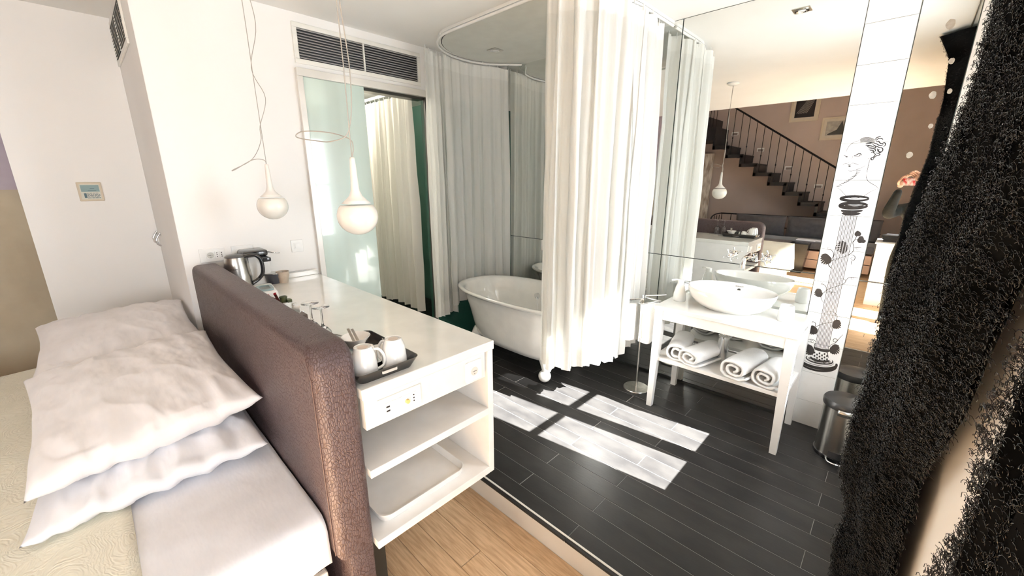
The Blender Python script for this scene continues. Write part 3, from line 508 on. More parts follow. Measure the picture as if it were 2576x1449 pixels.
# alcove notice and hooks
t=thing('notice_frame','small beige framed notice with blue panel on the alcove wall','notice',(-4.19,.05,1.525))
MB().rbox(0,.012,-.062,.062,-.065,.065,.004).build('frame',frame_m,t)
MB().box(.011,.0135,-.05,.05,-.052,.052).build('card',mat('pale_card',(.62,.62,.54),.5),t)
MB().box(.0135,.014,-.045,.047,.0,.046).build('blue_field',mat('blue_print',(.22,.33,.34),.5),t)
ln=MB(); random.seed(3)
for i in range(5):
    y=-.02
    while y<.04:
        l=.006+random.random()*.014; ln.box(.0135,.0141,y,min(.045,y+l),-.012-.008*i,-.0085-.008*i); y+=l+.003
ln.box(.014,.0144,-.012,.03,.006,.009); ln.box(.014,.0144,.0,.022,.02,.023); ln.box(.0135,.0141,-.035,-.022,-.042,-.01)
ln.build('printed_lines',mat('blue_ink',(.06,.12,.15),.5),t)
for i,x in enumerate((-4.18,-4.0)):
    h=thing('wall_hook','small chrome hook on the alcove side wall, %s'%('left one' if i==0 else 'right one'),'hook',(x,.36,1.17),'chrome hooks in the alcove')
    MB().tube([(0,-.004,.05),(0,-.02,.03),(0,-.035,0),(0,-.03,-.03),(0,-.012,-.045)],.007,8).build('hook',chrome,h,smooth=60)
    MB().cyl((0,0,.04),(0,-.006,.04),.014).build('base',chrome,h)
# ------------------------------------------------------------------ pendants
def pendant(label,cx,cy,topz,cords):
    t=thing('pendant_lamp',label,'lamp',(cx,cy,0),'opal globe pendants over the counter')
    R=.083
    pr=[(0,1.375)]+[(R*sin(radians(a)),1.375+.0775-.0775*cos(radians(a))) for a in range(10,136,9)]
    pr2=[(R*sin(radians(134)),1.375+.0775-.0775*cos(radians(134))),(.042,1.522),(.026,1.538),(.0175,1.56),(.0145,1.60),(.0125,1.65),(.0105,1.68),(.009,1.692),(0,1.694)]
    MB().lathe(pr,n=40).build('globe',globe_m,t,smooth=180)
    MB().lathe(pr2,n=32).build('stem',stem_m,t,smooth=180)
    for c in cords: MB().tube(smoothpath(c),.0022,6).build('cord',cord_m,t,smooth=180)
    MB().lathe([(.065,CZ-.001),(.065,CZ-.012),(.04,CZ-.03),(0,CZ-.032)],n=32).build('ceiling_rose',plastic_w,t,smooth=50)
    return t
def smoothpath(P,k=6):
    P=[Vector(p) for p in P]; Q=[]
    for i in range(len(P)-1):
        p0,p1,p2,p3=P[max(i-1,0)],P[i],P[i+1],P[min(i+2,len(P)-1)]
        for j in range(k):
            u=j/k; Q.append(.5*((2*p1)+(p2-p0)*u+(2*p0-5*p1+4*p2-p3)*u*u+(3*p1-p0-3*p2+p3)*u**3))
    return Q+[P[-1]]
pendant('far opal globe pendant lamp hanging in front of the white wall',-2.73,.78,2.68,[
 [(0,0,2.67),(.005,0,2.4),(.0,0,2.1),(.0,0,1.9),(0,0,1.69)],
 [(.01,.01,2.67),(.02,.045,2.42),(-.01,.0,2.2),(.02,.04,2.05),(-.01,.0,1.9),(.0,-.01,1.82),(-.03,-.06,1.72),(-.09,-.15,1.66),(-.08,-.14,1.662),(-.03,-.06,1.715),(.0,-.01,1.715),(0,0,1.69)]])
pendant('near opal globe pendant lamp hanging in front of the frosted door',-1.68,.80,2.68,[
 [(0,0,2.67),(.0,0,2.3),(.004,0,2.0),(.0,.0,1.8),(0,0,1.69)],
 [(.006,.0,2.67),(.0,.01,2.3),(.012,.02,2.0),(.0,.0,1.8),(-.05,-.05,1.755),(-.13,-.10,1.76),(-.19,-.14,1.775),(-.16,-.12,1.795),(-.08,-.05,1.79),(-.01,.0,1.765),(.01,.005,1.73),(0,0,1.69)]])
# ------------------------------------------------------------------ things on the counter
TZ=.9225
k=thing('kettle','brushed steel electric kettle with black handle behind the headboard','kettle',(-3.04,.607,TZ))
MB().lathe([(.078,0),(.080,.012),(.078,.02)],n=40).build('base',black_gloss,k,smooth=40)
MB().lathe([(.078,.02),(.080,.03),(.075,.09),(.068,.15),(.060,.198),(.058,.205)],n=48).build('body',steel,k,smooth=40)
MB().lathe([(.058,.205),(.056,.212),(.045,.219),(0,.222)],n=40).build('lid',mat('dark_steel_lid',(.12,.12,.12),.35,.4),k,smooth=40)
MB().prism([(-.055,.20),(-.105,.205),(-.055,.15)],-.018,.018,'y').build('spout',steel,k)
MB().tube(smoothpath([(.03,.035,.205),(.05,.09,.215),(.062,.125,.18),(.060,.128,.10),(.045,.105,.055),(.05,.06,.03)]),.012,10).build('handle',black_gloss,k,smooth=180)
text('PHILIPS',.013,(.0735*cos(-.42),.0735*sin(-.42),.135),(radians(90),0,radians(90)-.42),black_matt,k)
cm=thing('coffee_machine','black and white capsule coffee machine with chrome loop behind the kettle','coffee machine',(-3.07,.765,TZ))
MB().rbox(-.10,.03,-.09,.035,0,.20,.012).build('body',plastic_w,cm,smooth=40)
MB().rbox(-.11,.05,-.12,.03,.19,.235,.016).build('lever_head',black_gloss,cm,smooth=40)
MB().rbox(-.03,.10,-.03,.028,.16,.19,.008).build('brew_head',black_gloss,cm,smooth=40)
MB().tube(smoothpath([(-.02,.02,.215),(.03,.05,.212),(.05,.085,.205),(.03,.10,.2),(-.02,.08,.197),(-.06,.03,.2)]),.004,8).build('chrome_loop',chrome,cm,smooth=180)
MB().lathe([(.045,0),(.055,.055),(.06,.06),(.06,.066),(0,.067)],c=(.035,.045,0),n=28).build('drip_tray',mat('dark_grey_plastic',(.05,.055,.07),.3),cm,smooth=40)
MB().lathe([(.052,.067),(.052,.071),(0,.072)],c=(.035,.045,0),n=28).build('drip_grid',steel,cm,smooth=40)
def cup(name,label,cat,loc,prof,m,group=None,handle=None,extra=None,flip=False):
    t=thing(name,label,cat,loc,group)
    o=MB().lathe(prof,n=36).build('body',m,t,smooth=50)
    if handle: MB().tube(smoothpath(handle),.0055,8).build('handle',m,t,smooth=180)
    return t
cup('stoneware_cup','small beige stoneware cup on the counter beside the coffee machine','cup',(-3.00,.855,TZ),[(.0,.0),(.028,0),(.030,.006),(.034,.03),(.04,.05),(.041,.078),(.038,.078),(.036,.05),(.028,.012),(0,.01)],beige_c)
r=thing('white_ledge','low white boxed ledge along the wall at the end of the counter','ledge',(-3.155,.80,TZ))
MB().rbox(0,.055,.0,.325,0,.035,.003).build('box',gloss_white,r); MB().rbox(.012,.043,.10,.29,.035,.0365,.001).build('slot',mat('soft_grey_slot',(.55,.57,.58),.4),r)
wp=thing('wipes_box','white plastic wipes box with a pale blue-grey lid on the counter','box',(-2.70,.655,TZ),rz=radians(-8))
MB().rbox(-.12,.12,-.055,.06,0,.055,.014).build('tub',plastic_w,wp,smooth=50)
fr=MB(); P=roundrect(-.035,.10,-.04,.045,.025,5); Q=roundrect(-.018,.083,-.024,.03,.015,5)
n=len(P); fr.add([(x,y,.056) for x,y in P]+[(x,y,.064) for x,y in P]+[(x,y,.064) for x,y in Q]+[(x,y,.05) for x,y in Q],[(i,(i+1)%n,n+(i+1)%n,n+i) for i in range(n)]+[(n+i,n+(i+1)%n,2*n+(i+1)%n,2*n+i) for i in range(n)]+[(2*n+i,2*n+(i+1)%n,3*n+(i+1)%n,3*n+i) for i in range(n)])
fr.build('lid_frame',teal_m,wp,smooth=40); MB().prism(Q,.056,.058).build('film',mat('grey_film',(.25,.28,.28),.3),wp)
sc=thing('saucer','white square saucer under the ribbed ramekin','saucer',(-2.29,.635,TZ)); MB().rbox(-.075,.075,-.075,.075,0,.008,.004).build('dish',ceramic,sc,smooth=40)
rk=thing('ramekin','ribbed white ramekin filled with sachets on the counter','bowl',(-2.29,.63,TZ+.0085))
g=MB()
def rf(u,v):
    a=2*pi*u; pr=[(.0,.0),(.036,0),(.040,.01),(.044,.045),(.045,.052),(.042,.052),(.038,.012),(0,.01)]; r_,z_=pr[round(v*7)]; 
    if round(v*7) in (2,3): r_*=1+.03*(1 if int(u*72)%2 else 0)
    return (r_*cos(a),r_*sin(a),z_)
g.grid(rf,72,7,True); g.build('body',ceramic,rk,smooth=60)
random.seed(5)
for i,(dx,dy,rx,ry,c,nm) in enumerate([(-.03,-.02,.5,-.6,(.10,.03,.025),'dark brown sugar sachet with red tip leaning left'),(-.02,-.03,.2,-.8,(.10,.03,.025),'dark brown sugar sachet leaning towards the headboard'),(-.01,-.01,-.1,-.5,(.12,.035,.03),'dark brown sachet standing highest with a red tip'),(.0,-.03,.6,-.4,(.55,.45,.40),'pale stick sachet in the ramekin'),(-.035,.0,.4,-.95,(.09,.03,.025),'dark brown sachet hanging over the ramekin edge')]):
    s_=thing('sachet',nm,'sachet',(-2.29+dx,.63+dy,TZ+.055),'sachets in the ramekin'); s_.rotation_euler=(rx,ry,.3*i)
    MB().rbox(-.008,.008,-.0015,.0015,-.02,.055,.001).build('wrapper',mat('sachet_%d'%(0 if c[0]<.2 else 1),c,.4),s_); MB().rbox(-.008,.008,-.002,.002,.045,.056,.0008).build('tip',mat('red_tip',(.55,.03,.05),.4),s_)
for i,(dx,dy) in enumerate(((.012,.005),(.028,.025))):
    c_=thing('tea_tin' if i==0 else 'tea_sachet',['small round green lidded tin in the ramekin','folded dark green tea sachet in the ramekin'][i],'tea',(-2.29+dx,.63+dy,TZ+.06))
    gm=mat('dark_green_packet',(.06,.075,.03),.4)
    if i==0: MB().lathe([(.0,0),(.017,0),(.017,.022),(.019,.022),(.019,.03),(.015,.03),(.014,.026),(0,.026)],n=24).build('tin',gm,c_,smooth=40)
    else: MB().rbox(-.018,.018,-.012,.012,-.002,.016,.004).build('packet',gm,c_)
tb_=thing('tissue_box','low brown tissue box with white tissue pulled up beside the headboard','tissue box',(-2.12,.74,TZ)); tb_.location=(-2.02,.60,TZ)
MB().rbox(-.045,.045,-.045,.045,0,.06,.004).build('box',mat('brown_box',(.10,.07,.06),.5),tb_)
g=MB(); g.grid(lambda u,v:((u-.5)*.05*(1+v*.8)+.01*sin(v*6+u*5),.02*sin(u*9)*(1-v*.3)+.01*v,.058+.055*v*(1-.5*abs(u-.4))),10,8); g.build('tissue',cur_band,tb_,smooth=180,fix=False)
gprof=[(.0,1),(.0,1)]
def goblet(x,y,label):
    t=thing('wine_glass',label,'glass',(x,y,TZ),'wine glasses standing upside down')
    pr=[(.026,.0),(.031,.025),(.034,.05),(.030,.078),(.018,.095),(.0055,.105),(.0042,.12),(.004,.17),(.0055,.178),(.012,.181),(.034,.183),(.034,.185),(0,.186)]
    inner=[(.0,.092),(.016,.092),(.028,.077),(.032,.05),(.029,.025),(.0245,.0)]
    MB().lathe(inner+pr,n=40).build('glass',clear_glass,t,smooth=50)
goblet(-1.635,.585,'nearer upturned wine glass on the counter'); goblet(-1.72,.575,'farther upturned wine glass on the counter')
sp0=thing('teaspoon','steel teaspoon lying on the counter by the wine glasses','spoon',(-1.72,.69,TZ+.003)); MB().tube([(-.05,-.01,0),(.03,.01,.003),(.06,.015,.0)],.003,8,rads=[.003,.002,.008]).build('spoon',steel,sp0,smooth=180)
tray=thing('serving_tray','black rectangular tray with mugs and bowl on the counter','tray',(-1.415,.645,TZ))
def trayshape(hx,hy,r,h,t,fl,holes=False):
    P0=roundrect(-hx+fl,hx-fl,-hy+fl,hy-fl,r,6); P1=roundrect(-hx,hx,-hy,hy,r+.006,6); P2=roundrect(-hx+t,hx-t,-hy+t,hy-t,r+.004,6); P3=roundrect(-hx+fl+t,hx-fl-t,-hy+fl+t,hy-fl-t,r,6)
    n=len(P0); g=MB(); g.add([(x,y,0) for x,y in P0]+[(x,y,h) for x,y in P1]+[(x,y,h) for x,y in P2]+[(x,y,t) for x,y in P3],[(k*n+i,k*n+(i+1)%n,(k+1)*n+(i+1)%n,(k+1)*n+i) for k in range(3) for i in range(n)]+[tuple(range(n))[::-1],tuple(range(3*n,4*n))]); return g
trayshape(.20,.125,.022,.042,.003,.022).build('tray',mat('tray_black_lacquer',(.013,.012,.011),.22,coat=.4),tray,smooth=30)
MB().prism([(.1925,-.030),(.1925,.030),(.197,.026),(.197,-.026)],.02,.030).build('handle_slot',mat('white_gap',(.5,.5,.48),.5),tray)
bw=[(.0,.004),(.022,.002),(.024,0),(.026,.001),(.024,.008),(.032,.025),(.042,.045),(.056,.062),(.057,.064),(.055,.064),(.039,.045),(.028,.025),(.015,.012),(0,.010)]
cup('sugar_bowl','white flared bowl holding paper sticks on the black tray','bowl',(-1.52,.665,TZ+.003),bw,ceramic)
for i,(dx,a) in enumerate(((-.006,-.25),(.010,-.30))):
    s_=thing('stirrer',['left grey paper stirrer leaning in the white bowl','right grey paper stirrer leaning in the white bowl'][i],'stirrer',(-1.525+dx,.66+.012*i,TZ+.045),'stirrers in the bowl'); s_.rotation_euler=(.15,a,.6)
    MB().rbox(-.006,.006,-.001,.001,-.028,.058,.0008).build('stick',mat('grey_paper',(.50,.47,.42),.6),s_)
mug=[(.0,.107),(.026,.107),(.028,.105),(.0275,.109),(.030,.110),(.0315,.105),(.040,.082),(.0445,.04),(.046,.0),(.043,.0),(.041,.04),(.036,.08),(.027,.10),(0,.103)]
def upmug(label,x,y,a):
    t=cup('mug',label,'mug',(x,y,TZ+.004),mug,ceramic,None,[(.033,0,.092),(.054,0,.088),(.071,0,.058),(.068,0,.026),(.043,0,.013)],)
    t.rotation_euler=(0,0,a); t.scale=(1,1,1)
    MB().cyl((0,0,.1075),(0,0,.1083),.018,n=24).build('printed_base',mat('faint_brown_print',(.55,.48,.43),.5),t)
upmug('white mug turned upside down at the tray corner nearest the sockets',-1.283,.70,radians(205)); upmug('white mug turned upside down beside the headboard edge',-1.29,.585,radians(75))
sc2=[(.0,.0),(.03,0),(.03,.004),(.055,.010),(.057,.012),(.03,.007),(0,.006)]
for i,(x,y,l) in enumerate(((-1.385,.655,'white saucer under the small espresso cup'),(-1.44,.715,'white saucer behind the bowl on the tray'))): cup('saucer',l,'saucer',(x,y,TZ+.004),sc2,ceramic,None)
sm_=[(.0,.05),(.016,.05),(.018,.052),(.020,.05),(.028,.03),(.030,0),(.028,0),(.025,.03),(.017,.046),(0,.047)]
for i,(x,y,l) in enumerate(((-1.385,.650,'small white espresso cup upside down in the middle of the tray'),(-1.365,.715,'small white espresso cup upside down behind the mug'))): cup('espresso_cup',l,'cup',(x,y,TZ+.017),sm_,ceramic,None,[(.022,.0,.04),(.036,0,.035),(.036,0,.018),(.029,0,.01)])
for i,(x,y,l) in enumerate(((-1.385,.575,'clear tumbler upside down beside the headboard on the tray'),(-1.47,.565,'clear tumbler upside down half hidden by the headboard'))):
    t=thing('tumbler',l,'glass',(x,y,TZ+.004)); MB().lathe([(.0,.055),(.03,.055),(.033,.0),(.0355,.0),(.033,.062),(0,.064)],n=36).build('glass',clear_glass,t,smooth=40)
sp=thing('teaspoon','steel teaspoon standing against the cups on the tray','spoon',(-1.415,.735,TZ+.035)); sp.rotation_euler=(.25,.1,0); MB().rbox(-.007,.007,-.001,.001,-.03,.035,.0008).build('spoon',steel,sp)
wt=thing('white_tray','white rounded plastic tray on the lower shelf of the counter','tray',(-1.43,.80,.2905)); trayshape(.17,.215,.04,.035,.004,.010).build('tray',plastic_w,wt,smooth=30); wt.location=(-1.42,.79,.2905)
# ------------------------------------------------------------------ bathtub
bt=thing('bathtub','white freestanding rolled-rim bathtub on claw and ball feet','bathtub',(-2.25,2.575,0))
def tubring(hl,hw,z,n=72,p=2.6,sh=0):
    out=[]
    for i in range(n):
        a=2*pi*i/n; ca,sa=cos(a),sin(a); q=(abs(ca)**p+abs(sa)**p)**(-1/p); out.append((sh+hl*ca*q,hw*sa*q,z))
    return out
prof=[(.40,.22,.17,3),(.56,.27,.185,3),(.62,.295,.24,3),(.66,.32,.35,2.8),(.71,.335,.46,2.7),(.77,.355,.56,2.6),(.805,.368,.605,2.5),(.835,.385,.622,2.5),(.855,.400,.628,2.5),(.865,.408,.640,2.5),(.860,.405,.650,2.5),(.845,.395,.655,2.5),(.81,.370,.650,2.5),(.785,.350,.63,2.5),(.74,.325,.50,2.6),(.68,.30,.35,2.7),(.62,.27,.25,2.8),(.50,.22,.215,3)]
vs=[];n=72
for hl,hw,z,p in prof: vs+=tubring(hl*.925,hw,z,n,p)
k=len(prof); MB().add(vs,[(j*n+i,j*n+(i+1)%n,(j+1)*n+(i+1)%n,(j+1)*n+i) for j in range(k-1) for i in range(n)]+[tuple(range(n))[::-1],tuple(range((k-1)*n,k*n))]).build('basin',mat('white_enamel',(.84,.84,.81),.10,coat=.8),bt,smooth=70)
for sx_ in (-1,1):
    for sy_ in (-1,1):
        g=MB(); x=sx_*.41; y=sy_*.20
        g.tube(smoothpath([(x*.92,y*.9,.26),(x*1.02,y*1.03,.19),(x*1.05,y*1.06,.12),(x*1.03,y*1.04,.07)]),.03,12,rads=None)
        g=MB(); P=[p+Vector((-.07,0,0)) for p in smoothpath([(x*.86,y*.80,.29),(x*1.0,y*1.0,.21),(x*1.06,y*1.10,.14),(x*1.05,y*1.10,.095)],5)]; R=[.085-.062*min(1,(i/(len(P)-1))**.7) for i in range(len(P))]
        g.tube(P,.03,14,rads=R); g.sphere((x*1.05-.07,y*1.11,.052),.052,24,14); g.build('foot',mat('white_enamel'),bt,smooth=180)
MB().cyl((-.18,.322,.52),(-.18,.300,.515),.028,.03,24).build('overflow',chrome,bt,smooth=40)
MB().lathe([(0,.222),(.03,.222),(.03,.216)],c=(.1,0,0),n=24).build('drain',chrome,bt)
ch=MB(); ch.tube(smoothpath([(-.18,.30,.505),(-.12,.25,.40),(-.05,.12,.28),(.03,.03,.235),(.09,0,.228)]),.003,6); ch.build('chain',chrome,bt)
bm_=thing('bath_mixer','chrome wall mixer with white handset cradle on the mirror above the tub','tap',(-2.36,MY,1.0))
g=MB(); g.cyl((-.07,-.001,-.08),(-.07,-.04,-.08),.03,.024,24); g.cyl((.09,-.001,-.08),(.09,-.04,-.08),.03,.024,24); g.cyl((-.08,-.06,-.08),(.10,-.06,-.08),.022,n=20); g.tube(smoothpath([(.01,-.06,-.08),(.01,-.12,-.09),(.01,-.15,-.14)]),.016,12); g.tube(smoothpath([(-.07,-.06,-.08),(-.07,-.10,-.12),(-.05,-.11,-.25),(.0,-.11,-.35),(.04,-.10,-.25),(.05,-.09,-.1)]),.007,8); g.build('mixer_body',chrome,bm_,smooth=50)
g=MB(); g.tube(smoothpath([(-.10,-.09,.02),(-.02,-.09,.055),(.08,-.09,.05)]),.018,12); g.rbox(-.125,-.05,-.12,-.06,-.06,.05,.012); g.build('handset',ceramic,bm_,smooth=50)
MB().tube(smoothpath([(.02,-.10,.05),(-.03,-.11,.03),(-.04,-.11,-.03),(-.03,-.09,-.08)]),.009,10).build('lever',mat('dark_grey_plastic'),bm_,smooth=180)
# ------------------------------------------------------------------ curtains
def resample(P,n):
    P=[Vector((p[0],p[1])) for p in P]; L=[0]
    for a,b in zip(P,P[1:]): L.append(L[-1]+(b-a).length)
    out=[]; j=0
    for i in range(n+1):
        s=L[-1]*i/n
        while j<len(L)-2 and L[j+1]<s: j+=1
        t=(s-L[j])/max(1e-9,L[j+1]-L[j]); p=P[j].lerp(P[j+1],t); d=(P[j+1]-P[j]).normalized(); out.append((p,Vector((-d.y,d.x)),s))
    return out
def curtain(root,path,z0,z1,fold,amp,seed,m,mb,dens=110,hem=.14,head=.10,sway=0,gather=None):
    L=sum((Vector(b)-Vector(a)).length for a,b in zip(path,path[1:])); nu=int(L*dens); R=resample(path,nu)
    def pt(i,z):
        p,nn,s=R[i]; v=(z1-z)/(z1-z0)
        ph=2*pi*s/fold+.9*noise.noise(Vector((s*3,seed,v*.6)))*2
        a=amp*(.35+.75*min(1,v*2.2))*(1+.5*noise.noise(Vector((s*4,seed+5,0))))
        off=a*(sin(ph)+.28*sin(2.3*ph+seed+v*1.5))+.010*noise.noise(Vector((s*9,v*5,seed)))*min(1,v*4)
        tv=Vector((nn.y,-nn.x)); q=p+nn*off+tv*(.4*a*sin(2*ph))*.5
        zz=z + (.012*sin(s*9+seed)+.008*sin(s*23) if v>.999 else 0)
        return (q.x+(sway*v*v),q.y,zz)
    def part(name,a,b,nz,mm,th=0):
        g=MB(); zs=[b+(a-b)*j/nz for j in range(nz+1)]
        g.add([pt(i,z) for i in range(nu+1) for z in zs],[(i*(nz+1)+j,(i+1)*(nz+1)+j,(i+1)*(nz+1)+j+1,i*(nz+1)+j+1) for i in range(nu) for j in range(nz)])
        g.build(name,mm,root,smooth=180,fix=False)
    part('cloth',z0+hem,z1-head,36,m); part('hem',z0,z0+hem,6,mb); part('header_band',z1-head,z1,4,mb)
    s=0
    while s<L:
        i=min(nu,int(s/L*nu)); p=R[i][0]; hk=MB(); hk.tube([(p.x,p.y,z1-.02),(p.x,p.y+.004,z1+.004),(p.x,p.y,z1+.022)],.003,5); s+=.085; hk.build('hook',plastic_w,root)
def ell(a): # left end of the track
    return (-2.62-.475*cos(radians(a)),2.60-.53*sin(radians(a)))
trk=thing('curtain_track','white curved shower curtain track on the ceiling around the bathtub','curtain track')
P=[(-2.83,3.08)]+[ell(a) for a in range(-30,91,8)]+[(-1.87+.47*sin(radians(a)),2.62-.55*cos(radians(a))) for a in range(0,91,8)]+[(-1.40,3.09)]
MB().tube([(p[0],p[1],2.645) for p in P],.009,8).build('rail',plastic_w,trk,smooth=60)
bk=MB()
for i in range(2,len(P)-1,4): bk.cyl((P[i][0],P[i][1],2.65),(P[i][0],P[i][1],CZ-.012),.006,n=10)
bk.build('bracket',plastic_w,trk)
cl=thing('shower_curtain','white shower curtain gathered around the left end of the bathtub','curtain')
pathL=[(-3.02,3.095),(-2.99,3.05)]+[ell(a) for a in range(-34,38,4)]
curtain(cl,pathL,.40,2.625,.115,.018,2.0,cur_m,cur_band,120)
cl2=MB()
b2=thing('shower_curtain','narrow bunch of white shower curtain hanging at the left front of the bathtub','curtain')
curtain(b2,[(-3.075,2.42),(-3.10,2.33),(-3.05,2.26),(-3.04,2.17),(-2.98,2.10)],.33,2.625,.07,.022,5.0,cur_m,cur_band,260)
br=thing('shower_curtain','wide bunch of sunlit white shower curtain in front of the right half of the bathtub','curtain')
curtain(br,[(-1.715,2.10),(-1.68,2.05),(-1.63,2.12),(-1.60,2.05),(-1.54,2.14),(-1.51,2.09),(-1.46,2.23),(-1.43,2.19),(-1.40,2.36),(-1.37,2.40),(-1.40,2.55),(-1.36,2.61),(-1.40,2.71),(-1.37,2.79),(-1.42,2.86),(-1.41,2.95),(-1.46,3.0),(-1.46,3.07)],.33,2.625,.11,.028,9.0,cur_m,cur_band,170)
# curtain seen through the open door
bi=thing('bathroom_curtain','cream pleated curtain seen through the open glass door','curtain')
curtain(bi,[(-4.9,2.13),(-3.27,2.13)],.36,2.33,.115,.030,3.0,cur_in,cur_in,110)
MB().rbox(-5.1,-3.26,2.115,2.14,2.35,2.375,.003).build('rail',plastic_w,bi)
sh_=thing('shower_fitting','chrome bracket on the green shower wall beyond the door','shower',(-3.9,3.10,1.9)); MB().cyl((0,0,0),(0,-.12,.02),.012,n=12).build('arm',chrome,sh_); MB().lathe([(0,.0),(.05,0),(.05,.01),(0,.02)],c=(0,-.13,.0),n=24).build('rose',chrome,sh_,smooth=40)
# ------------------------------------------------------------------ ceiling spots
def spotlight(label,x,y,z):
    t=thing('ceiling_spotlight',label,'spotlight',(x,y,z),'recessed ceiling spotlights')
    P=roundrect(-.05,.05,-.05,.05,.004,2); fr=MB(); fr.prism(P,-.004,0); fr.build('plate',steel,t)
    MB().lathe([(.037,-.0045),(.040,-.009),(.033,-.010),(.024,-.004),(0,-.004)],n=32).build('ring',chrome,t,smooth=50)
    MB().lathe([(0,-.006),(.014,-.0065),(.022,-.005)],n=24).build('bulb',plastic_w,t,smooth=60)
spotlight('square recessed spotlight in the grey ceiling above the bathtub',-2.72,2.63,CZ-.0235)
spotlight('square recessed spotlight reflected at the top of the mirror near the tiled pillar',-.72,2.72,CZ)
# ------------------------------------------------------------------ washstand
wsx0,wsx1,wsy0,wsy1=-1.125,-.30,2.60,3.075
ws=thing('washstand','white wooden washstand with tapered legs and a lower shelf','table')
MB().rbox(wsx0-.005,wsx1+.005,wsy0-.005,wsy1,.742,.768,.003).build('table_top',gloss_white,ws)
ap=MB(); ap.rbox(wsx0+.05,wsx1-.05,wsy0+.003,wsy0+.02,.675,.741,.001); ap.rbox(wsx0+.05,wsx1-.05,wsy1-.03,wsy1-.013,.675,.741,.001); ap.rbox(wsx0+.003,wsx0+.02,wsy0+.05,wsy1-.06,.675,.741,.001); ap.rbox(wsx1-.02,wsx1-.003,wsy0+.05,wsy1-.06,.675,.741,.001); ap.build('apron',satin_white,ws)
for x,sx_ in ((wsx0,1),(wsx1,-1)):
    for y,sy_ in ((wsy0,1),(wsy1-.01,-1)):
        T=.056;B=.036; a=(x,y); g=MB()
        def q(w,z): return [(x,y,z),(x+sx_*w,y,z),(x+sx_*w,y+sy_*w,z),(x,y+sy_*w,z)]
        vs=q(B,0)+q(T,.68)+q(T,.7415)
        g.add(vs,[(k*4+i,k*4+(i+1)%4,(k+1)*4+(i+1)%4,(k+1)*4+i) for k in range(2) for i in range(4)]+[(3,2,1,0),(8,9,10,11)]); g.build('leg',satin_white,ws)
MB().rbox(wsx0+.01,wsx1-.01,wsy0+.015,wsy1-.015,.365,.390,.002).build('shelf',satin_white,ws)
sk=thing('washbasin','white oval vessel washbasin on the white washstand','sink',(-.735,2.845,.769))
n=64
def ov(k,a,b,z): return [(a*cos(2*pi*i/n),b*sin(2*pi*i/n),z+.006*(sin(2*pi*i/n)) ) for i in range(n)]
pr=[(.15,.10,0),(.155,.105,.008),(.205,.14,.03),(.245,.17,.07),(.262,.182,.11),(.267,.186,.132),(.264,.183,.140),(.257,.177,.138),(.248,.168,.12),(.215,.143,.06),(.16,.10,.025),(.04,.03,.016)]
vs=[]
for a,b,z in pr: vs+=ov(0,a,b,z)
k=len(pr); MB().add(vs,[(j*n+i,j*n+(i+1)%n,(j+1)*n+(i+1)%n,(j+1)*n+i) for j in range(k-1) for i in range(n)]+[tuple(range(n))[::-1],tuple(range((k-1)*n,k*n))]).build('bowl',ceramic,sk,smooth=80)
MB().cyl((0.01,.163,.105),(.01,.157,.103),.010,n=20).build('overflow_hole',mat('dark_metal_jamb'),sk)
MB().lathe([(0,.024),(.03,.024),(.032,.018)],n=24).build('drain',chrome,sk)
text('DURAVIT',.012,(.01,.166,.126),(radians(72),0,0),mat('grey_print',(.2,.2,.2),.5),sk)
tp=thing('basin_tap','chrome three-piece wall tap with cross handles above the washbasin','tap',(-.715,MY-.002,1.095))
for x in (-.11,0,.10):
    g=MB(); g.cyl((x,0,0),(x,-.012,0),.030,.027,28); g.cyl((x,-.012,0),(x,-.055,0),.017,.020,20)
    if x: 
        g.sphere((x,-.062,0),.020,18,10)
        for a in range(4):
            A=a*pi/2+.4; d=Vector((cos(A),0,sin(A))); c0=Vector((x,-.065,0)); g.cyl(c0,c0+d*.038,.0055,.0045,10); g.sphere(tuple(c0+d*.040),.0065,10,8)
        g.build('cross_handle',chrome,tp,smooth=50)
    else:
        g.tube(smoothpath([(0,-.05,0),(-.0,-.10,.0),(-.0,-.145,-.008),(-.0,-.155,-.04)]),.015,14); g.cyl((0,-.155,-.035),(0,-.155,-.058),.018,n=20); g.build('spout',chrome,tp,smooth=50)
tr=thing('basin_trap','chrome bottle trap under the washbasin','pipe',(-.735,2.86,.43))
g=MB(); g.cyl((0,0,.311),(0,0,.12),.016,n=20); g.lathe([(0,-.05),(.030,-.045),(.034,-.03),(.034,.10),(.036,.105),(.036,.125),(.02,.135),(0,.136)],c=(0,0,.02),n=32); g.tube([(0,0,.135),(.03,.05,.14),(.06,.13,.15),(.07,MY-2.86-.005,.15)],.015,14); g.build('trap_body',chrome,tr,smooth=50)
MB().lathe([(.052,0),(.050,.01),(.03,.016),(0,.016)],n=32).build('wall_flange',chrome,tr,smooth=50); tr.children[-1].rotation_euler=(radians(90),0,0); tr.children[-1].location=(.07,MY-2.86-.003,.15)
sd_=thing('soap_dispenser','white pump soap dispenser left of the washbasin','dispenser',(-1.055,2.83,.7685))
MB().lathe([(0,0),(.040,0),(.043,.006),(.041,.05),(.032,.095),(.027,.115),(.026,.12),(0,.121)],n=36).build('bottle',mat('matt_white_resin',(.86,.87,.85),.3),sd_,smooth=50)
g=MB(); g.cyl((0,0,.12),(0,0,.150),.022,.022,20); g.tube([(0,0,.148),(-.03,-.01,.150),(-.058,-.02,.143)],.006,8); g.build('pump',plastic_w,sd_,smooth=50)
cup('tumbler_cup','white toothbrush cup right of the washbasin','cup',(-.41,2.84,.7685),[(0,0),(.040,0),(.044,.01),(.042,.06),(.035,.098),(.033,.10),(.031,.097),(.036,.06),(.036,.012),(0,.01)],mat('matt_white_resin'))
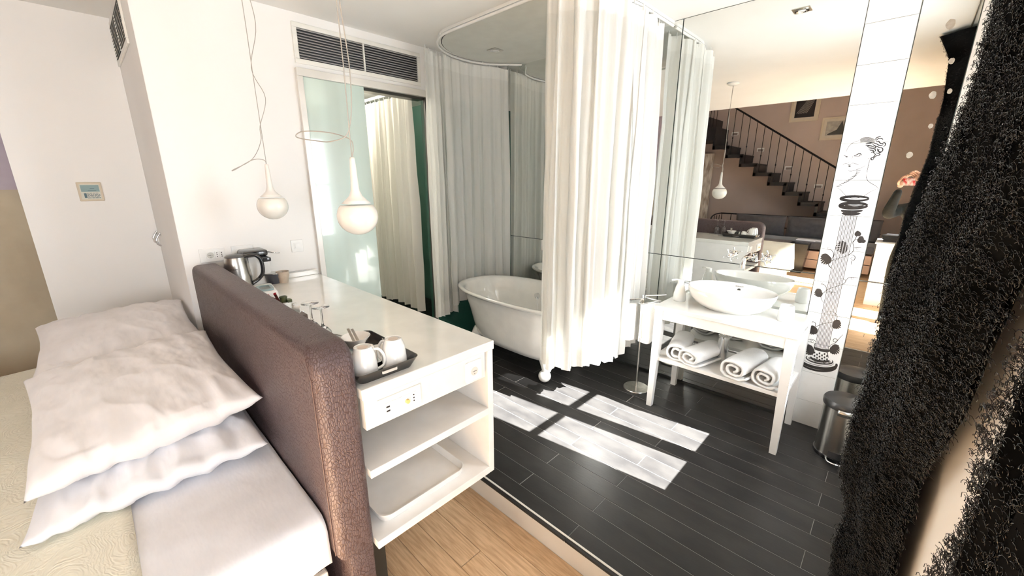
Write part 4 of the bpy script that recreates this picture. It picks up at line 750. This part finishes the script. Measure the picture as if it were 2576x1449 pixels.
# folded towels
def towel(label,loc,L,W,Ht,rz):
    t=thing('rolled_towel',label,'towel',loc,None,rz)
    # spiral cross-section extruded along local y
    g=MB(); turns=2.1; n=90; th=.0135; pts=[]
    for i in range(n+1):
        a=turns*2*pi*i/n; f=.20+.80*i/n; hx=(W/2-.006)*f; hz=(Ht/2-.006)*f
        ca,sa=cos(a-1.2),sin(a-1.2); q=(abs(ca)**2.6+abs(sa)**2.6)**(-1/2.6); pts.append((hx*ca*q,Ht/2+hz*sa*q))
    ny=14
    def fn(i,j,sg):
        x,z=pts[i]; v=j/ny; y=-L/2+L*v; p=pts[max(i-1,0)]; q=pts[min(i+1,n)]; d=Vector((q[0]-p[0],q[1]-p[1])).normalized(); nx_,nz_=-d.y,d.x
        e=.004*noise.noise(Vector((x*30,y*18,z*30+loc[0]*9)))
        taper=1-.05*(abs(2*v-1)**6)
        return ((x+nx_*th*sg)*taper+e,y+.006*noise.noise(Vector((i*.2,j*3 if j in(0,ny) else 0,loc[0]))), max(.001,(z+nz_*th*sg-Ht/2)*taper+Ht/2+e))
    vs=[fn(i,j,s) for s in (-.5,.5) for i in range(n+1) for j in range(ny+1)]; m=(n+1)*(ny+1); fs=[]
    for s in (0,1):
        for i in range(n):
            for j in range(ny): fs.append(tuple(s*m+q for q in (i*(ny+1)+j,(i+1)*(ny+1)+j,(i+1)*(ny+1)+j+1,i*(ny+1)+j+1)))
    for i in range(n):
        for j in (0,ny): fs.append((i*(ny+1)+j,(i+1)*(ny+1)+j,m+(i+1)*(ny+1)+j,m+i*(ny+1)+j))
    for j in range(ny):
        for i in (0,n): fs.append((i*(ny+1)+j,i*(ny+1)+j+1,m+i*(ny+1)+j+1,m+i*(ny+1)+j))
    g.add(vs,fs); g.build('terry_cloth',towel_m,t,smooth=180)
towel('rolled white towel at the left end of the washstand shelf',(-.985,2.79,.3905),.33,.18,.135,radians(12))
towel('rolled white towel second from the left on the washstand shelf, left of the trap',(-.80-.03,2.755,.3905),.31,.19,.13,radians(-14))
towel('rolled white towel just right of the chrome trap on the washstand shelf',(-.565,2.765,.3905),.34,.19,.145,radians(-10))
towel('rolled white towel at the right end of the washstand shelf',(-.41,2.76,.3905),.29,.17,.135,radians(-8))
# towel stand
st=thing('towel_stand','brushed steel towel stand with round foot beside the washstand','towel stand',(-1.295,2.775,0))
MB().lathe([(0,.014),(.095,.012),(.098,.008),(.098,0),(0,0)][::-1],n=40).build('foot',steel,st,smooth=30)
MB().cyl((0,0,.012),(0,0,.765),.0085,n=16).build('pole',steel,st,smooth=60)
g=MB(); g.cyl((0,0,.735),(0,0,.775),.016,n=20); g.tube([(.0,0,.765),(.14,.07,.785)],.006,8); g.tube([(0,0,.745),(-.14,-.09,.72),(-.15,-.02,.72),(.02,.03,.745)],.006,8); g.tube([(0,0,.755),(.02,-.12,.74),(.05,-.13,.74),(.13,.0,.75),(.0,0,.755)],.006,8); g.build('arm',chrome,st,smooth=60)
def hang(label,p,q,drop,seed):
    t=thing('hand_towel',label,'towel'); g=MB(); p=Vector(p); q=Vector(q); d=(q-p); nn=Vector((-d.y,d.x,0)).normalized()
    def fn(u,v):
        s=(v-.5)*2; c=p+d*u; k=.016+.012*sin(u*9+seed)*abs(s)
        if abs(s)<.08: o=nn*(k*s/.08); z=.008
        else: o=nn*(k*(1 if s>0 else -1)+.012*s*sin(u*7+seed)); z=-drop*(abs(s)-.08)*(1-.12*(s>0)+.04*sin(u*5))
        return (c.x+o.x,c.y+o.y,c.z+z+.0)
    g.grid(fn,24,60); g.build('terry_cloth',towel_m,t,smooth=180,solid=.008,fix=False)
hang('white hand towel on the left arm of the towel stand',(-1.43,2.61,.70),(-1.30,2.68,.715),.30,1)
hang('white hand towel on the right arm of the towel stand',(-1.25,2.65,.725),(-1.155,2.74,.735),.30,4)
# pedal bin
pb=thing('pedal_bin','brushed steel pedal bin with black lid beside the tiled pillar','bin',(-.045,2.865,0))
MB().lathe([(0,.0),(.108,.0),(.110,.004),(.110,.022),(.104,.024)],n=48).build('base',black_gloss,pb,smooth=30)
MB().lathe([(.104,.022),(.104,.325),(.100,.328)],n=56).build('body',mat('brushed_steel_bin',(.60,.57,.53),.25,1,noise_=(60,(.52,.5,.46),2,(1,1,30))),pb,smooth=30)
MB().lathe([(.108,.325),(.110,.332),(.110,.355),(.104,.366),(.06,.374),(0,.377)],n=48).build('lid',mat('lid_black_plastic',(.02,.02,.02),.35),pb,smooth=35)
g=MB(); g.add([((.1115)*cos(radians(a)),(.1115)*sin(radians(a)),z) for a in range(-104,-59,5) for z in (.300,.335)],[(2*i,2*i+2,2*i+3,2*i+1) for i in range(8)]); g.build('steel_tab',steel,pb,smooth=60,solid=.003)
g=MB(); A=radians(-84); c=Vector((.125*cos(A),.125*sin(A),.018)); tt=Vector((-sin(A),cos(A),0)); rr=Vector((cos(A),sin(A),0)); g.tube(smoothpath([c-tt*.045-rr*.02,c-tt*.035+rr*.018,c+rr*.03,c+tt*.035+rr*.018,c+tt*.045-rr*.02]),.006,8); g.build('pedal',chrome,pb,smooth=60)
g=MB(); g.add([(.1045*cos(radians(a)),.1045*sin(radians(a)),z) for a in range(-106,-60,5) for z in (.024,.062)],[(2*i,2*i+2,2*i+3,2*i+1) for i in range(9)]); g.build('pedal_recess',black_matt,pb,solid=.002)
# ------------------------------------------------------------------ the far side of the room (seen in the mirrors)
sc_=thing('staircase','dark steel staircase with open zigzag stringer along the taupe wall','staircase')
sx0,sz0,run,rise=-3.52,2.33,.309,-.203
for i in range(-0,12):
    x=sx0+run*i; z=sz0+rise*i
    if z<FZ+.05: break
    MB().rbox(x,x+run+.045,-5.19,-4.28,z,z+.035,.003).build('tread',stair_m,sc_)
    MB().rbox(x,x+.035,-5.19,-4.28,z+.035,z-rise+.0,.002).build('riser',stair_m,sc_)
st_=MB()
for i in range(0,12):
    x=sx0+run*i; z=sz0+rise*i
    if z<FZ+.05: break
    st_.box(x-.005,x+run+.05,-4.30,-4.25,z-.035,z+.04); st_.box(x-.005,x+.05,-4.30,-4.25,z-.035,z-rise+.02)
st_.build('stringer',stair_m,sc_)
rail=[(sx0+.35-.6,-4.27,sz0+.85+.4),(-.85,-4.27,1.64)]
MB().tube([(-3.45,-4.27,3.37),(-.80,-4.27,1.61)],.018,8).build('handrail',black_iron,sc_,smooth=60)
bal=None
for i in range(17):
    x=-3.27+.1545*i; zt=3.37-(x+3.45)*.664; 
    k=int((x-sx0)/run); zb=sz0+rise*k-.02
    if zb<FZ: break
    g=MB(); g.cyl((x,-4.27,zb),(x,-4.27,zt),.0065,n=8)
    if i%2: g.sphere((x,-4.27,zb+.42),.014,10,8,sz=1.6)
    g.build('baluster',black_iron,sc_,smooth=60)
ld=thing('stair_landing','black steel upper flight and landing left of the staircase','landing')
MB().rbox(-4.19,-3.50,-5.19,-4.27,2.50,2.80,.004).build('platform',stair_m,ld); MB().rbox(-4.19,-3.66,-5.19,-4.27,2.80,3.02,.004).build('step',stair_m,ld)
for i in range(10): MB().cyl((-4.14+.07*i,-4.27,3.02 if i<7 else 2.8),(-4.14+.07*i,-4.27,3.9),.0065,n=8).build('baluster',black_iron,ld)
for i,(x,z) in enumerate(((-3.35,2.705),(-2.74,2.30),(-2.11,1.87),(-1.49,1.47))):
    t=thing('step_light','white recessed step light on the taupe wall, %s from the top of the stairs'%['first','second','third','lowest'][i],'light',(x,-5.2,z),'step lights above the staircase')
    MB().rbox(-.075,.075,0,.012,-.04,.04,.002).build('plate',plastic_w,t); MB().box(-.055,.06,.012,.014,-.035,.015).build('slot',mat('taupe_slot',(.25,.2,.18),.5),t)
t=thing('step_light','white recessed wall light low on the taupe wall, seen right of the tiled pillar','light',(-.37,-5.2,.75)); MB().rbox(-.075,.075,0,.012,-.035,.035,.002).build('plate',plastic_w,t); MB().box(-.055,.055,.012,.014,-.02,.02).build('slot',mat('taupe_slot'),t)
def picture(label,x0,x1,z0,z1,kind):
    t=thing('framed_print',label,'picture',((x0+x1)/2,-5.2,(z0+z1)/2)); w,h=(x1-x0)/2,(z1-z0)/2
    f=MB(); b=.035
    for a in ((-w,w,h-b,h),(-w,w,-h,-h+b),(-w,-w+b,-h+b,h-b),(w-b,w,-h+b,h-b)): f.box(a[0],a[1],0,.025,a[2],a[3])
    f.build('frame',frame_m,t); MB().box(-w+b,w-b,0,.012,-h+b,h-b).build('mount',mat('cream_mount',(.60,.55,.46),.6),t)
    bb=.085
    if kind==0:
        MB().box(-w+bb,w-bb,.012,.014,-h+bb,h-bb).build('print',mat('black_print',(.02,.018,.018),.4),t)
        g=MB()
        for i in range(7): g.add([(-.15+.03*i,.0145,-.2),(-.14+.03*i,.0145,-.2),(.05+.02*i,.0145,.1),(.045+.02*i,.0145,.1)],[(0,1,2,3)])
        g.build('white_lines',mat('grey_line',(.42,.40,.37),.5),t)
    else:
        MB().box(-w+bb,w-bb,.012,.014,-h+bb,h-bb).build('print',print_m,t)
        MB().add([(-.20,.0145,-.11),(-.05,.0145,-.03),(.02,.0145,.14),(.08,.0145,-.03),(.2,.0145,-.10),(.2,.0145,-.13),(-.2,.0145,-.13)],[(0,1,2,3,4,5,6)]).build('dark_peak',mat('dark_rock_print',(.05,.05,.045),.5),t)
picture('cream framed print of black night scene above the stairs',-2.25,-1.72,2.86,3.60,0); picture('cream framed print of a dark rock peak above the stairs',-1.63,-.98,2.44,2.90,1)
pn=thing('wooden_panel','distressed white wooden door panel leaning on the taupe wall under the stairs','panel',(-3.98,-5.1,FZ))
MB().rbox(-.23,.0,-.03,.03,0,2.43,.004).build('board',distress_m,pn); MB().rbox(.002,.23,-.035,.02,0,2.40,.004).build('board',distress_m,pn)
MB().rbox(-.21,.20,-.04,-.0,1.55,1.75,.004).build('cross_rail',distress_m,pn)
# daybed sofa
sf=thing('daybed','black wrought-iron daybed with charcoal mattress along the far wall','sofa')
g=MB(); g.tube(smoothpath([(-3.12,-3.45,.45),(-3.13,-3.5,.74),(-3.12,-3.7,.84),(-3.12,-4.16,.85)]),.014,8); g.tube([(-3.12,-4.16,.85),(-.25,-4.16,.85)],.016,8); g.tube([(-3.12,-4.16,.60),(-.25,-4.16,.60)],.010,8)
for i in range(15): g.cyl((-3.10+.2*i,-4.16,.30),(-3.10+.2*i,-4.16,.85),.008,n=8)
for i in range(4): g.cyl((-3.12,-4.05+.17*i,.3),(-3.12,-4.05+.17*i,.82),.008,n=8)
for x in (-3.12,-1.7,-.25):
    for y in (-3.42,-4.16): g.cyl((x,y,FZ),(x,y,.3),.015,n=8)
g.build('iron_frame',black_iron,sf,smooth=60)
MB().rbox(-3.10,-.27,-4.14,-3.42,.30,.44,.04,4).build('seat_mattress',dark_fabric,sf,smooth=60)
dw=mat('rose_brown_drawer',(.38,.25,.19),.5)
for i in range(5):
    x=-3.06+.56*i
    for k in range(2): MB().rbox(x,x+.54,-4.05,-3.40,-.06+.17*k,.10+.17*k,.004).build('drawer',dw,sf)
def cushion(label,x,w):
    g=MB(); n=24
    def fn(u,v,s):
        a=2*u-1;b=2*v-1; e=max(0,(1-abs(a)**3)*(1-abs(b)**3)); return (x+a*w/2*(1-.03*(1-b*b)),-4.02+s*.11*e**.45+.012*noise.noise(Vector((a*3+x,b*3,s))),.655+b*.215*(1-.05*(1-a*a)))
    for s in (1,-1): g.grid(lambda u,v:fn(u,v,s),n,n)
    tag(g.build('back_cushion',dark_fabric,None,smooth=180),label,'cushion','charcoal back cushions on the daybed')
cushion('left charcoal back cushion on the daybed',-2.26,.98); cushion('charcoal back cushion on the daybed next to the tiled pillar reflection',-1.27,.98); cushion('far right charcoal back cushion on the daybed',-.60+.1,.5)
pp=thing('folded_cloth','white folded cloth lying on the daybed seat','cloth',(-1.25,-3.62,.441)); MB().rbox(-.22,.10,-.10,.12,0,.02,.006).build('cloth',linen,pp); MB().rbox(.05,.28,-.12,.05,.0,.014,.005).build('fold',linen,pp)
sb=thing('side_stool','tall glossy black tapered stool in front of the daybed','stool',(-1.35,-3.25,FZ))
g=MB(); g.add([(x*s,y*s,z) for s,z in ((.105,0),(.15,.50),(.155,.56),(.15,.57)) for x,y in ((-1,-1),(1,-1),(1,1),(-1,1))],[(k*4+i,k*4+(i+1)%4,(k+1)*4+(i+1)%4,(k+1)*4+i) for k in range(3) for i in range(4)]+[(3,2,1,0),(12,13,14,15)]); g.build('body',mat('black_stool_lacquer',(.008,.008,.008),.25,spec=.25),sb)
wc=thing('white_cabinet','white low cabinet by the window wall reflected beside the black curtain','cabinet',(-.20,-1.90,FZ)); MB().rbox(0,.28,0,.56,0,.88,.003).build('carcass',satin_white,wc); MB().rbox(-.02,.285,-.01,.57,.88,.90,.002).build('top',satin_white,wc)
for i in range(3):
    t=thing('black_book','black book in the pile on the white cabinet, %s'%['lowest','middle','topmost'][i],'book',(-.06,-1.62,FZ+.901+.031*i),'black books on the white cabinet',rz=.1*i); MB().rbox(-.09,.12,-.13,.13,0,.03,.003).build('cover',black_matt,t); MB().box(-.087,.121,-.125,.125,.005,.025).build('pages',mat('page_grey',(.35,.33,.3),.8),t)
# ------------------------------------------------------------------ black net curtains
import numpy as np
def net_curtain(name,label,surf,ntuft,seed,scale,backing=True,edge=.0,power=1):
    """surf(u,v)->point; yarn loops scattered over it, plus a dark woven backing"""
    t=thing(name,label,'curtain'); rng=np.random.default_rng(seed)
    m_y=MATS.get('yarn') or mat('yarn',(.0025,.0025,.003),.15,spec=.45); m_b=mat('net_backing',(.003,.003,.003),1,spec=0)
    if backing:
        for lay in range(backing): MB().grid(lambda u,v:surf(edge+(1-2*edge)*u,v,.004+.008*lay),40,90).build('backing_weave',m_b,t,smooth=180,fix=False)
    K=11; th=np.linspace(0,1,K)
    V=[];nseg=K-1
    U=rng.random(ntuft)
    for a in range(ntuft):
        u=U[a] if power==1 else 1-U[a]**power; v=rng.random() if rng.random()<.2 else .13+.66*rng.random(); p=Vector(surf(u,v,0)); pu=Vector(surf(min(u+.01,1.01),v,0))-p; pv=Vector(surf(u,min(v+.005,1),0))-p
        if pu.length<1e-7: continue
        e1=pu.normalized(); e2=(pv-e1*pv.dot(e1)).normalized(); nn=e1.cross(e2)
        sc_=scale*(.7+1.0*rng.random()); ang=rng.normal(0,.30); f=rng.uniform(1.3,2.6); ph=rng.uniform(0,6.28); loop=rng.uniform(.15,.6)
        x=sc_*(th-.5)*2+sc_*loop*np.sin(2*np.pi*f*th+ph); y=sc_*loop*np.cos(2*np.pi*f*th+ph); z=rng.normal(0,.0035)+.004*np.sin(3*th+ph*2)+.002
        X=x*cos(ang)-y*sin(ang); Y=x*sin(ang)+y*cos(ang)
        P=np.array(p)[None,:]+X[:,None]*np.array(e1)+Y[:,None]*np.array(e2)+np.broadcast_to(np.atleast_1d(z),(K,))[:,None]*np.array(nn)
        V.append(P)
    V=np.array(V); n=len(V); T=np.gradient(V,axis=1); T/=np.linalg.norm(T,axis=2,keepdims=True)+1e-9
    ref=np.array([.3,.5,.81]); A=np.cross(T,ref); A/=np.linalg.norm(A,axis=2,keepdims=True)+1e-9; Bn=np.cross(T,A); r=.00055
    ring=np.stack([V+r*(A*cos(q)+Bn*sin(q)) for q in (0,2.094,4.189)],axis=2) # n,K,3,3
    verts=ring.reshape(-1,3); base=(np.arange(n)*K*3)[:,None,None]
    s=(np.arange(nseg)*3)[None,:,None]; j=np.arange(3)[None,None,:]; jn=(j+1)%3
    F=np.stack([base+s+j,base+s+jn,base+s+3+jn,base+s+3+j],axis=-1).reshape(-1,4)
    me=bpy.data.meshes.new('yarn_loops'); me.vertices.add(len(verts)); me.vertices.foreach_set('co',verts.astype(np.float32).ravel())
    me.loops.add(F.size); me.loops.foreach_set('vertex_index',F.astype(np.int32).ravel()); me.polygons.add(len(F)); me.polygons.foreach_set('loop_start',np.arange(0,F.size,4,dtype=np.int32))
    me.polygons.foreach_set('loop_total',np.full(len(F),4,dtype=np.int32)); me.polygons.foreach_set('use_smooth',np.ones(len(F),dtype=bool)); me.update(calc_edges=True); me.materials.append(m_y)
    o=bpy.data.objects.new('yarn_loops',me); COL.objects.link(o); o.parent=t; o['kind']='stuff'; return t
def interp(T,z):
    T=sorted(T); 
    if z<=T[0][0]: return T[0][1]
    for (a,b),(c_,d) in zip(T,T[1:]):
        if z<=c_: return b+(d-b)*(z-a)/(c_-a)
    return T[-1][1]
NEAR1=[(-.10,1.15),(.66,1.20),(.94,1.20),(1.2,.97),(1.32,.93),(1.44,.88),(1.55,.80),(1.68,.66),(2.0,.50),(2.66,.45)]
XF=[(-.1,.035),(.36,.037),(.5,.022),(.62,.034),(.74,-.003),(.92,-.006),(1.1,.002),(1.33,.0),(1.5,.022),(1.8,.056),(2.2,.056),(2.5,.03),(2.66,-.05)]
def surf1(u,v,off):
    z=-.10+2.76*v; y0=interp(NEAR1,z); xr=interp(XF,z)
    if u<.72:
        t=u/.72; y=y0+(1.45-y0)*t; x=.135-(.135-xr)*t**.8; x+=(.010*sin(t*11+z*1.2)+.004*sin(z*11+t*8))*(1-t)**.5*min(1,t*5)
        off*=1
    else:
        t=(u-.72)/.28; y=1.45+.16*t; x=xr+(.155-xr)*t; y+=.01*sin(t*9+z)
    return (x+off,y,z)
net_curtain('net_curtain','sparkling black knitted net curtain gathered beside the mirror, right of the pedal bin',surf1,26000,11,.0072,2,edge=.03)
def surf2(u,v,off):
    z=-.10+2.76*v; y0=.26; y1=interp([(-.1,.98),(.92,.92),(1.08,.87),(1.24,.91),(1.40,.88),(1.5,.84),(1.62,.70),(2.0,.52),(2.66,.47)],z); y=y0+(y1-y0)*u
    return (.152+.007*sin(y*45+z)+off*.4,y,z)
net_curtain('net_curtain','open-meshed black net curtain at the right edge of the photo against the white wall',surf2,13000,12,.0065,1,edge=.13,power=1.7)
cr_=thing('curtain_rail','thin steel curtain rail at the top of the window wall','rail'); MB().cyl((WX-.06,.1,CZ-.012),(WX-.06,3.05,CZ-.012),.006,n=10).build('rail',steel,cr_)
# ------------------------------------------------------------------ the photographer, seen in the narrow mirror
pz=FZ
def skin_mesh(name,J,E,mats,parent,root=0,sub=2,matfn=None):
    me=bpy.data.meshes.new(name); me.from_pydata([j[0] for j in J],E,[]); o=bpy.data.objects.new(name,me); COL.objects.link(o)
    md=o.modifiers.new('skin','SKIN'); md.use_smooth_shade=True
    for i,j in enumerate(J):
        sv=me.skin_vertices[0].data[i]; r=j[1]; sv.radius=(r,r) if not isinstance(r,tuple) else r; sv.use_root=(i==root)
    s=o.modifiers.new('sub','SUBSURF'); s.levels=sub; s.render_levels=sub
    bpy.context.view_layer.update()
    m2=bpy.data.meshes.new_from_object(o.evaluated_get(bpy.context.evaluated_depsgraph_get())); bpy.data.objects.remove(o)
    m2.materials.clear()
    for m in mats: m2.materials.append(m)
    if matfn:
        for p in m2.polygons: p.material_index=matfn(p.center)
    for p in m2.polygons: p.use_smooth=True
    r=bpy.data.objects.new(name,m2); COL.objects.link(r); r.parent=parent; return r
pe=thing('person','person in a black padded jacket holding up a phone, half hidden by the black curtain','person',(.13,-.50,pz))
# pose in local coordinates ; facing the mirror with a turn to -X
hx,hy=-.26,.50   # camera position in local coordinates (0,0,1.6) -> (-.26,.52,1.74)
HL=Vector((-.215,.38,1.685)); HR=Vector((-.06,.50,1.73))
J=[((0,0,.92),(.15,.11)),((0,-.01,1.10),(.13,.10)),((0,0,1.28),(.155,.105)),((0,.01,1.42),(.13,.085)),((-.005,.02,1.50),.05),
   ((-.19,.01,1.40),.07),((-.275,.18,1.34),.068),(tuple(HL-Vector((-.0,.02,.045))),.036),
   ((.17,.02,1.40),.058),((.13,.25,1.30),.052),(tuple(HR-Vector((-.03,.02,.05))),.036),
   ((-.09,0,.84),.095),((-.10,.02,.48),.065),((-.10,-.02,.09),.045),((-.11,.12,.04),.038),
   ((.09,0,.84),.095),((.10,.02,.48),.065),((.10,-.02,.09),.045),((.10,.12,.04),.038)]
E=[(0,1),(1,2),(2,3),(3,4),(3,5),(5,6),(6,7),(3,8),(8,9),(9,10),(0,11),(11,12),(12,13),(13,14),(0,15),(15,16),(16,17),(17,18)]
skin_mesh('body',J,E,[coat_m],pe)
# head
hd=MB(); hd.sphere((0,0,0),.1,28,20,sx=.78,sy=.95,sz=1.18)
vs=[]
for x,y,z in hd.v:
    if z<-.03: x*=1-.28*min(1,(-z-.03)/.09); 
    if y>.05 and abs(x)<.02 and -.045<z<.02: y+=.018*(1-abs(x)/.02)*(1-abs(z+.015)/.035 if abs(z+.015)<.035 else 0)
    vs.append((x,y,z))
hd.v=vs; hd.cyl((0,0,-.06),(0,-.015,-.17),.05,.055,16)
for s in (-1,1): hd.sphere((s*.079,-.005,-.005),.022,12,8,sx=.35,sy=.8,sz=1.3)
H0=(-.02,.04,1.63); h=hd.build('head',skin_m,pe,smooth=180,sub=1); h.location=H0
f=MB()
for s in (-1,1): f.sphere((s*.03,.082,.005),.011,12,8,sy=.5)
f.build('eyes',ceramic,h,smooth=180); f=MB()
for s in (-1,1): f.sphere((s*.03,.0875,.005),.0055,10,8,sy=.5)
f.build('pupils',black_matt,h,smooth=180); f=MB(); f.sphere((0,.080,-.062),.018,14,8,sy=.35,sz=.3); f.build('mouth',mat('lips',(.45,.15,.13),.4),h,smooth=180)
hr=MB(); hr.grid(lambda u,v:(.088*sin(pi*v*.62)*cos(2*pi*u)*(1+.03*sin(u*60)),-.012+.108*sin(pi*v*.62)*sin(2*pi*u)*( .82 if sin(2*pi*u)>0 else 1),.02+.115*cos(pi*v*.62)-(.10*v*v if sin(2*pi*u)<.35 else 0)),48,14,True); hr.build('hair',hair_m,h,smooth=180,solid=.008,fix=False)
# hands : palm + five fingers each
def hand(name,base,axis,palmn,side,curl):
    """axis = direction wrist->fingers, palmn = palm normal (towards the phone), side=+1/-1 thumb side"""
    ax=Vector(axis).normalized(); pn=Vector(palmn); pn=(pn-ax*pn.dot(ax)).normalized(); sd=ax.cross(pn)*side; b=Vector(base)
    J=[(tuple(b-ax*.03),.024),(tuple(b),.026),(tuple(b+ax*.04),.030),(tuple(b+ax*.07),.026)]; E=[(0,1),(1,2),(2,3)]
    for i,(o,l) in enumerate(((.030,.070),(.011,.080),(-.010,.074),(-.029,.058))):
        p=b+ax*.078+sd*o; d=ax.copy(); k=len(J); J.append((tuple(b+ax*.05+sd*o*.8),.011)); E.append((2,k)); J.append((tuple(p),.0098)); E.append((k,k+1))
        for s in range(3):
            d=(Matrix.Rotation(radians(curl*(.8+.25*s)),3,sd*side)@d); p=p+d*l*(.42,.32,.26)[s]; J.append((tuple(p),(.009,.0085,.0072)[s])); E.append((len(J)-2,len(J)-1))
    k=len(J); t=b+ax*.012+sd*.028; J.append((tuple(t),.0125)); E.append((1,k))
    for s,(l,r_) in enumerate(((.035,.0115),(.030,.0105),(.024,.009))):
        t=t+(sd*(.75-.25*s)+ax*(.6+.2*s)+pn*(.25+.1*s)).normalized()*l; J.append((tuple(t),r_)); E.append((len(J)-2,len(J)-1))
    return skin_mesh(name,J,E,[skin_m],pe,root=1)
# phone stands behind the lens, its back towards the mirror
ph=thing('phone','phone in a red and white floral case held in both hands','phone',(0,0,1.6))
M=Matrix((rt,up,-fw)).transposed(); ph.rotation_mode='QUATERNION'; ph.rotation_quaternion=M.to_quaternion()
cxp=.045
bd_=MB(); bd_.rbox(cxp-.078,cxp+.078-.06,-.062,.014,.006,.016,.004,3)
bd_=MB(); bd_.rbox(-.142,.016,-.062,.016,.008,.018,.004,3)
bd_.build('case',mat('floral_phone_case',(.85,.80,.78),.3,noise_=(26,(.60,.02,.02),2,O1)),ph,smooth=40)
MB().rbox(-.138,.012,-.058,.012,.018,.0185,.0002,1).build('screen',black_gloss,ph)
hand('left_hand',HL,(.15,.25,.9),(.75,.6,.1),1,28); hand('right_hand',HR,(-.55,-.1,.75),(-.3,.8,-.5),-1,28)
print('TRIS',sum(len(m.polygons) for m in bpy.data.meshes), 'OBJ',len(bpy.data.objects))
